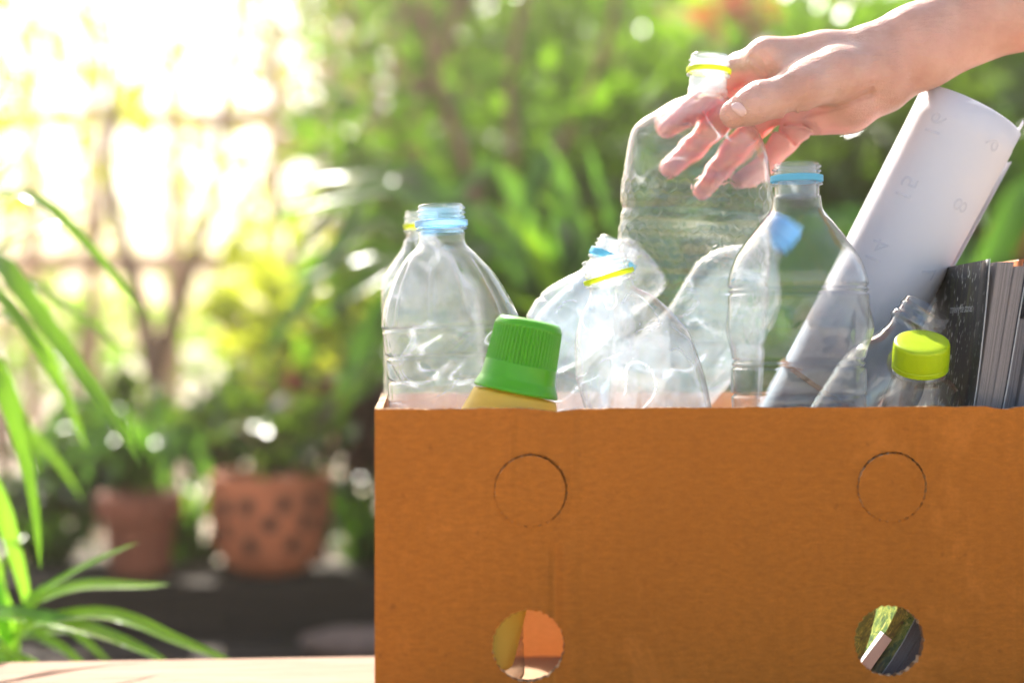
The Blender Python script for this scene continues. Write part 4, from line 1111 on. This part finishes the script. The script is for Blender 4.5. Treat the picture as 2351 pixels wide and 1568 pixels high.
# ------------------------------------------------------------------ plants around the pots
def tuft(label, px, py, d, n, ln, w, mat, seed, group, spread=1.0, up=0.8, cat='plant', name='leafy_plant', zbase=None, arch=0.5, dirs=None):
    """rosette of strap leaves, every leaf a piece of its own"""
    r_ = random.Random(seed); c0 = P(px, py, d)
    if zbase is not None: c0.z = zbase
    ro = root(name, c0, label, cat, group)
    for k in range(n):
        a = r_.uniform(0, 2*math.pi) if dirs is None else r_.uniform(*dirs)
        L = ln*r_.uniform(0.7, 1.2); sp = spread*r_.uniform(0.35, 1.0); dx, dy = math.cos(a)*sp, math.sin(a)*sp*0.7
        h0 = up*r_.uniform(0.7, 1.1)
        Q = [c0, c0+Vector((dx*L*0.25, dy*L*0.25, h0*L*0.45)), c0+Vector((dx*L*0.6, dy*L*0.6, h0*L*0.75)), c0+Vector((dx*L, dy*L, h0*L*(0.85-arch*r_.uniform(0, 1))))]
        strap_leaf(Q, w*r_.uniform(0.7, 1.2), mat, ro, c0, n=8, fold=0.3)
    return ro
GP = 'plants growing round the terracotta pots'
tuft('green spiky plant growing in the small terracotta pot', 322, 1120, 2.46, 26, 0.24, 0.028, M['strap_mid'], 3, GP, 0.9, 0.7, zbase=-0.03, arch=0.9)
def pot_bush(label, px, py, d, rx, rz, n, size, mat, seed):
    c0 = P(px, py, d); ro = root('leafy_plant', c0, label, 'plant', GP); r_ = random.Random(seed)
    bl = [(c0.x+r_.uniform(-.7, .7)*rx, c0.y+r_.uniform(-.5, .5)*rx*0.6, c0.z+rz*r_.uniform(0.1, 1.2), rx*.45, rx*.4, rz*.45) for k in range(7)]
    leaf_cloud('foliage', ro, c0, bl, n, size, mat, seed, aspect=0.6)
    for b in bl[:4]: limb('stem', [c0-Vector((0, 0, 0.04)), ((c0.x+b[0])/2, b[1], (c0.z+b[2])/2), b[:3]], [0.007, 0.005, 0.003], ro, c0, M['bark'], 6)
pot_bush('dark purple-leaved plant filling the round dotted pot', 640, 1080, 2.5, 0.12, 0.08, 90, 0.06, M['leaf_dark'], 5)
pot_bush('dark green bush between the round pot and the box', 810, 1060, 2.72, 0.15, 0.13, 240, 0.075, M['leaf_purple'], 6)
pot_bush('dark leafy bush behind the small pot', 330, 1080, 2.78, 0.16, 0.10, 240, 0.06, M['leaf_dark'], 7)
pot_bush('pinkish-tinged leafy plant left of the small pot', 180, 1120, 2.66, 0.12, 0.09, 150, 0.07, M['leaf_dark'], 8)
pot_bush('dark leafy bush over the pots gap', 480, 1060, 2.82, 0.13, 0.10, 200, 0.065, M['leaf_dark'], 9)
for i, (lab, px, py, d, n, ln, w, mt) in enumerate((
    ('dark grassy clump between the two terracotta pots', 455, 1270, 2.70, 24, 0.26, 0.024, 'strap_mid'),
    ('dark strap-leaved clump filling the corner next to the box', 850, 1280, 2.66, 30, 0.30, 0.026, 'strap_mid'),
    ('dark strap-leaved clump left of the small pot', 120, 1260, 2.64, 28, 0.28, 0.028, 'strap_mid'),
    ('dark clump at the far left end of the ledge', -60, 1250, 2.60, 24, 0.28, 0.03, 'leaf_dark'),
    ('yellow-green grassy clump behind the two pots', 400, 1180, 2.95, 30, 0.34, 0.022, 'leaf_bright'),
    ('grassy clump behind the round dotted pot', 700, 1190, 2.92, 30, 0.30, 0.024, 'leaf_dark'))):
    tuft(lab, px, py, d, n, ln, w, M[mt], 20+i, GP, 0.9, 0.8, zbase=-0.24 if d > 2.62 else -0.178)

# ------------------------------------------------------------------ fence
FD = 6.8; FK = FD/4.6
fz = lambda py: CAMZ-(py-784)/FPX*FD
fn = root('timber_fence', (-1.2*FK, FD, GROUND), 'open brown timber fence of upright palings and two rails behind the pots', 'fence')
for py, hh in ((270, 0.026), (604, 0.032)):
    bm = bmesh.new(); box_bm(bm, -2.6*FK, 1.05*FK, -0.022, 0.022, fz(py)-hh*FK-GROUND, fz(py)+hh*FK-GROUND, 0.006); bm_obj('rail', bm, fn, M['fence'])
xs = [FK*(-2.5+0.262*i+0.05*math.sin(i*4.1)) for i in range(14)]
bm = bmesh.new(); box_bm(bm, -0.024*FK, 0.024*FK, 0.0225, 0.047, 0.0, 2.5, 0.004); me_p = bpy.data.meshes.new('paling'); bm.to_mesh(me_p); bm.free(); me_p.materials.append(M['fence'])
for i, x in enumerate(xs):
    o = link('paling', me_p, fn); o.location = (x+0.02*math.sin(i*2.3), 0, 0.0); o.scale = (1, 1, 1+0.02*math.sin(i*1.7))

# ------------------------------------------------------------------ forked tree before the fence, and other trunks
TG = 'trees behind the pots'
def tree(label, base_px, d, trunk_pts, radii, branches, blobs, n, size, mat, seed, name='tree'):
    b0 = P(base_px, 784, d); base = Vector((b0.x, d, GROUND)); ro = root(name, base, label, 'tree', TG)
    limb('trunk', [base]+[P(x, y, dd) for x, y, dd in trunk_pts], radii, ro, base, M['bark'], 10)
    for br, rr2 in branches: limb('branch', [P(x, y, dd) for x, y, dd in br], rr2, ro, base, M['bark'], 8)
    bl = []
    for (x, y, dd, rx, ry, rz) in blobs: c0 = P(x, y, dd); bl.append((c0.x, c0.y, c0.z, rx, ry, rz))
    leaf_cloud('crown', ro, base, bl, n, size, mat, seed)
    return ro
tree('small tree with forked pinkish-brown trunk in front of the fence', 350, 3.7, [(352, 1000, 3.7), (355, 850, 3.7)], [0.035, 0.032, 0.028],
     [([(355, 860, 3.7), (325, 720, 3.7), (290, 580, 3.72), (250, 380, 3.75), (260, 150, 3.8), (240, -150, 3.8)], [0.028, 0.024, 0.02, 0.016, 0.012, 0.008]),
      ([(355, 860, 3.7), (400, 720, 3.7), (445, 590, 3.7), (500, 420, 3.7), (520, 200, 3.7), (570, -150, 3.7)], [0.028, 0.024, 0.02, 0.016, 0.012, 0.008])],
     [(230, -260, 3.9, .4, .4, .22), (620, -240, 3.7, .4, .4, .22), (120, -60, 4.0, .2, .2, .15), (700, -60, 3.9, .18, .2, .12)], 300, 0.075, M['leaf_yellow'], 31)
tree('reddish-brown tree trunk standing at the end of the fence', 945, 4.1, [(945, 900, 4.1), (938, 600, 4.1), (945, 330, 4.1), (930, 100, 4.1), (960, -200, 4.1)], [0.07, 0.065, 0.055, 0.05, 0.04, 0.025],
     [([(940, 260, 4.1), (1010, 120, 4.1), (1080, -60, 4.1), (1130, -250, 4.1)], [0.03, 0.024, 0.018, 0.01]), ([(932, 420, 4.1), (880, 280, 4.12), (830, 120, 4.1), (760, -120, 4.1)], [0.025, 0.02, 0.016, 0.01])],
     [(960, -150, 4.2, .5, .4, .3), (1120, 60, 4.3, .26, .25, .22), (830, 40, 4.3, .22, .2, .18), (1040, 300, 4.3, .2, .2, .2), (900, 480, 4.25, .18, .15, .16)], 900, 0.085, M['leaf'], 32)

tree('slender brown sapling with thin slanting stems behind the crumpled bottle', 1150, 3.0, [(1155, 900, 3.0), (1135, 620, 3.0)], [0.022, 0.02, 0.017],
     [([(1135, 640, 3.0), (1090, 440, 3.0), (1010, 200, 3.0), (950, -120, 3.0)], [0.017, 0.014, 0.011, 0.006]), ([(1135, 640, 3.0), (1180, 420, 3.0), (1170, 180, 3.0), (1235, -120, 3.0)], [0.016, 0.013, 0.01, 0.006]),
      ([(1160, 520, 3.0), (1290, 330, 2.98), (1390, 100, 2.96), (1430, -100, 2.95)], [0.012, 0.01, 0.008, 0.005])],
     [(950, -180, 3.0, .25, .2, .14), (1240, -190, 3.0, .25, .2, .14), (1430, -160, 3.0, .2, .2, .12)], 260, 0.08, M['leaf'], 33)
# shrubs: the dense garden side
shrub('tall bright-leaved shrub directly behind the bottle with pale blue neck', 1130, 560, 3.2, 0.42, 0.42, 540, 0.109, M['leaf'], 41)
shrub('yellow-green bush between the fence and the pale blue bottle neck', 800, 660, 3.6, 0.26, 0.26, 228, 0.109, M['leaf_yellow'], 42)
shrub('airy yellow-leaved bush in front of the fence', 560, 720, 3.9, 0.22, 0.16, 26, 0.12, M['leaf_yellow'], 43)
shrub('tall leafy shrub seen above the hand-held bottle', 1400, 180, 3.7, 0.55, 0.5, 720, 0.116, M['leaf_bright'], 44)
shrub('dark green hedge shrub seen through the hand-held bottle', 1620, 560, 3.3, 0.45, 0.5, 780, 0.109, M['leaf'], 45)
shrub('leafy shrub behind the hand and wrist', 1960, 420, 3.5, 0.5, 0.42, 780, 0.116, M['leaf'], 46)
shrub('dark green shrub behind the magazines at the picture edge', 2330, 600, 3.0, 0.42, 0.42, 660, 0.109, M['leaf_dark'], 47)
shrub('bright green shrub below the forearm', 2120, 760, 3.1, 0.35, 0.4, 480, 0.102, M['leaf_bright'], 48)
shrub('tall dark shrub at the picture edge under the forearm', 2480, 350, 3.8, 0.5, 0.55, 720, 0.123, M['leaf'], 49)
shrub('deep green shrub low behind the box', 1500, 900, 3.3, 0.6, 0.4, 660, 0.116, M['leaf_dark'], 50)
shrub('deep green shrub low behind the paper roll', 2050, 950, 3.4, 0.6, 0.4, 660, 0.116, M['leaf_dark'], 51)
shrub('small yellow-green bush low beside the crumpled bottle', 1010, 850, 3.3, 0.28, 0.25, 252, 0.102, M['leaf'], 52)
shrub('overhanging leafy bough at the top beside the bright gap', 1240, 40, 4.4, 0.45, 0.3, 252, 0.131, M['leaf_bright'], 53)
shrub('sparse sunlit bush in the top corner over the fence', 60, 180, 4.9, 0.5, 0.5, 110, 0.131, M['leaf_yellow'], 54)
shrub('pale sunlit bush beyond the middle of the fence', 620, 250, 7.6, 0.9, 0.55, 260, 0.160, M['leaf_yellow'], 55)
shrub('pale sunlit low bush beyond the fence foot', 250, 800, 7.2, 0.9, 0.35, 480, 0.131, M['leaf_bright'], 56)
shrub('low sunlit bush beyond the fence near the trunk', 720, 830, 6.0, 0.5, 0.3, 210, 0.131, M['leaf_bright'], 57)
shrub('dense dark hedge added for shaded gaps far behind the bottles', 1330, 560, 4.7, 0.75, 0.6, 1500, 0.13, M['leaf_dark'], 58, lumps=12)  # added hedges whose dark leaves supply the shade in the gaps
shrub('dense dark hedge added for shaded gaps far behind the wrist', 2000, 620, 4.7, 0.75, 0.6, 1500, 0.13, M['leaf_dark'], 59, lumps=12)
GB = 'broad strap-leaved plants behind the bottles'
tuft('broad strap-leaved plant rising behind the leaning blue-ringed bottle', 1330, 820, 2.35, 46, 0.62, 0.055, M['strap_mid'], 61, GB, 0.95, 0.85, zbase=0.05, arch=0.7)
tuft('broad strap-leaved plant with yellowish leaves behind the detergent bottle', 1130, 860, 2.5, 34, 0.42, 0.05, M['leaf_bright'], 62, GB, 0.9, 0.75, zbase=0.0, arch=0.8)
tuft('broad strap-leaved plant behind the paper roll', 2140, 860, 2.3, 40, 0.6, 0.055, M['strap_mid'], 63, GB, 0.9, 0.85, zbase=0.02, arch=0.7)
sp_ = root('strap_plant', P(1440, 900, 2.2), 'large plant with long diagonal strap leaves behind the held bottle', 'plant', GB)
sp_.location.z = -0.265
for i, (pts, w, mt) in enumerate((
    ([(1440, 900), (1400, 740), (1330, 520), (1290, 400), (1240, 300)], 62, 'strap_mid'), ([(1450, 900), (1440, 700), (1400, 500), (1350, 350), (1330, 290)], 58, 'strap_mid'),
    ([(1430, 900), (1340, 720), (1200, 560), (1080, 470), (990, 430)], 56, 'strap_mid'), ([(1420, 900), (1320, 780), (1180, 690), (1060, 650), (980, 660)], 52, 'leaf_bright'),
    ([(1460, 900), (1480, 640), (1470, 420), (1500, 260)], 56, 'strap_mid'), ([(1470, 900), (1540, 650), (1600, 480), (1680, 380)], 56, 'strap_mid'),
    ([(1430, 900), (1300, 800), (1180, 760), (1080, 790)], 54, 'leaf_yellow'), ([(1450, 900), (1380, 620), (1250, 460), (1150, 380)], 50, 'leaf_bright'),
    ([(1480, 900), (1640, 720), (1760, 640), (1860, 640)], 52, 'strap_mid'), ([(1420, 900), (1290, 700), (1150, 480), (1105, 470), (1075, 510)], 70, 'leaf_bright'))):
    Q = [Vector((sp_.location.x, 2.2, -0.265))]+[P(x, y, 2.2+0.04*(i % 3)-0.02*j) for j, (x, y) in enumerate(pts)]
    strap_leaf(Q, w/FPX*2.2, M[mt], sp_, sp_.location, n=18)
# planting blocks those tufts stand in
for (lab, px, d, zb) in (('grey tub holding the broad strap-leaved plant behind the blue-ringed bottle', 1330, 2.35, 0.05), ('grey tub holding the yellowish strap-leaved plant', 1130, 2.5, 0.0), ('grey tub holding the strap-leaved plant behind the paper roll', 2140, 2.3, 0.02)):
    x = (px-1175)/FPX*d; zz = -0.18 if d > 2.36 else -0.265
    V = []; F = []
    for r_, z_ in ((0.07, zz), (0.10, zb-0.02), (0.108, zb-0.02), (0.108, zb+0.015), (0.095, zb+0.015), (0.09, zb-0.01)):
        V += [(r_*math.cos(2*math.pi*j/28), r_*math.sin(2*math.pi*j/28), z_-zz) for j in range(28)]
    for i in range(5): F += [(i*28+j, i*28+(j+1) % 28, (i+1)*28+(j+1) % 28, (i+1)*28+j) for j in range(28)]
    F += [tuple(range(28))[::-1], tuple(range(5*28, 6*28))]
    o = link('plant_tub', mesh('plant_tub', V, F), None, M['concrete'], True, (x, d, zz)); tag(o, lab, 'tub', 'tubs behind the box')

# parapet with red flowers behind the hand; terracotta pot on a stand at the picture edge
PD = 5.2; pz = lambda py: CAMZ-(py-784)/FPX*PD
bm = bmesh.new(); box_bm(bm, 0.62, 4.4, 0, 0.24, 0.0, pz(150)-GROUND-0.002, 0.01)
pw = root('garden_wall', (0, PD, GROUND), 'grey-brown garden wall behind the shrubs and hand', 'wall')
bm_obj('wall_body', bm, pw, M['concrete'])
bm = bmesh.new(); box_bm(bm, 0.58, 4.45, -0.04, 0.28, pz(150)-GROUND, pz(100)-GROUND, 0.012); bm_obj('coping', bm, pw, M['concrete'])
def flower_pot_on(label, px, zb, d, r0, hh, mat, flowers=True, seed=1):
    x = (px-1175)/FPX*d; ro = root('flower_pot', (x, d, zb), label, 'flower pot'); V = []; F = []
    for r_, z_ in ((r0*.7, 0), (r0*.92, hh*.75), (r0, hh*.76), (r0, hh), (r0*.9, hh), (r0*.86, hh*.85)):
        V += [(r_*math.cos(2*math.pi*j/32), r_*math.sin(2*math.pi*j/32), z_) for j in range(32)]
    for i in range(5): F += [(i*32+j, i*32+(j+1) % 32, (i+1)*32+(j+1) % 32, (i+1)*32+j) for j in range(32)]
    F += [tuple(range(32))[::-1], tuple(range(5*32, 6*32))]
    link('pot_wall', mesh('pot_wall', V, F), ro, mat, True)
    return Vector((x, d, zb+hh))
c0 = flower_pot_on('far terracotta pot of red flowers on the garden wall', 1700, pz(100)+0.001, PD+0.12, 0.12, 0.12, M['terracotta'])
fl = root('flower_plant', c0, 'red-flowered plant growing in the pot on the garden wall', 'plant')
leaf_cloud('foliage', fl, c0, [(c0.x, c0.y, c0.z+0.08, .16, .14, .1)], 160, 0.06, M['leaf_yellow'], 71)
leaf_cloud('petals', fl, c0, [(c0.x-0.03, c0.y-0.05, c0.z+0.03, .17, .1, .045)], 110, 0.05, M['red_petal'], 72, aspect=0.9)
SD = 2.75; zs = CAMZ-(610-784)/FPX*SD
c1 = flower_pot_on('blurred terracotta pot on a stand behind the magazines', 2312, zs, SD, 0.055, 0.11, M['terracotta'])
fl = root('leafy_plant', c1, 'dark green plant in the pot on the stand', 'plant')
leaf_cloud('foliage', fl, c1, [(c1.x, c1.y, c1.z+0.06, .12, .1, .08)], 150, 0.06, M['leaf'], 73)
sx = (2312-1175)/FPX*SD
sd = root('plant_stand', (sx, SD, GROUND), 'dark timber plant stand holding the blurred pot', 'stand')
bm = bmesh.new(); box_bm(bm, -0.09, 0.09, -0.09, 0.09, zs-GROUND-0.025, zs-GROUND-0.001, 0.004); bm_obj('shelf_board', bm, sd, M['sleeper'])
for a in (-1, 1):
    for b in (-1, 1):
        bm = bmesh.new(); box_bm(bm, a*0.07-0.012, a*0.07+0.012, b*0.07-0.012, b*0.07+0.012, 0, zs-GROUND-0.0255, 0.002); bm_obj('leg', bm, sd, M['sleeper'])
# bright plastered house wall far behind
hs = root('house', (3.2, 11.0, GROUND), 'cream plastered house beyond the garden behind the hand', 'house')
bm = bmesh.new(); box_bm(bm, -2.1, 4.5, 0, 4, 0, 3.4); bm_obj('wall', bm, hs, M['plaster'])
bm = bmesh.new(); box_bm(bm, -2.5, 4.9, -0.5, 4.5, 3.402, 3.55, 0.02); bm_obj('roof', bm, hs, M['terracotta'])
for x in (-1.2, 0.9, 2.9):
    bm = bmesh.new(); box_bm(bm, x, x+0.9, -0.03, -0.002, 1.0, 2.2, 0.01); w_ = bm_obj('window_frame', bm, hs, M['fence'])
    bm = bmesh.new(); box_bm(bm, x+0.07, x+0.83, -0.036, -0.032, 1.07, 2.13); bm_obj('pane', bm, w_, M['hole_dark'])
# far trees, more open towards the sun side
for i, (lab, px, py, d, rx, rz, n, mt) in enumerate((
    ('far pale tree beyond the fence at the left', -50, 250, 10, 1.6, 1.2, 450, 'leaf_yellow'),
    ('far tree over the trunk at the end of the fence', 1000, 100, 9, 1.3, 1.2, 1100, 'leaf'),
    ('far tree above the tall leafy shrub', 1450, 0, 8, 1.3, 1.0, 1300, 'leaf_bright'),
    ('far tree above the forearm', 2250, 0, 8.5, 1.5, 1.3, 1500, 'leaf'),
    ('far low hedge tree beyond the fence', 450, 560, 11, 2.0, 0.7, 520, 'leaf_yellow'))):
    shrub(lab, px, py, d, rx, rz, n, 0.16, M[mt], 80+i, cat='tree', name='tree', group='far trees beyond the fence')

# ------------------------------------------------------------------ warm haze volume added to imitate lens-flare glow
t = NT('glow_haze'); v = t.n('VolumePrincipled'); v.inputs['Color'].default_value = (1.0, 0.83, 0.62, 1)
v.inputs['Density'].default_value = 0.022; v.inputs['Anisotropy'].default_value = 0.90
t.l(v.outputs[0], t.out.inputs['Volume'])
bm = bmesh.new(); box_bm(bm, -16, 16, -3, 19, GROUND-1.0, 5.5)
hz = bm_obj('haze', bm, None, t.m); tag(hz, kind='stuff')
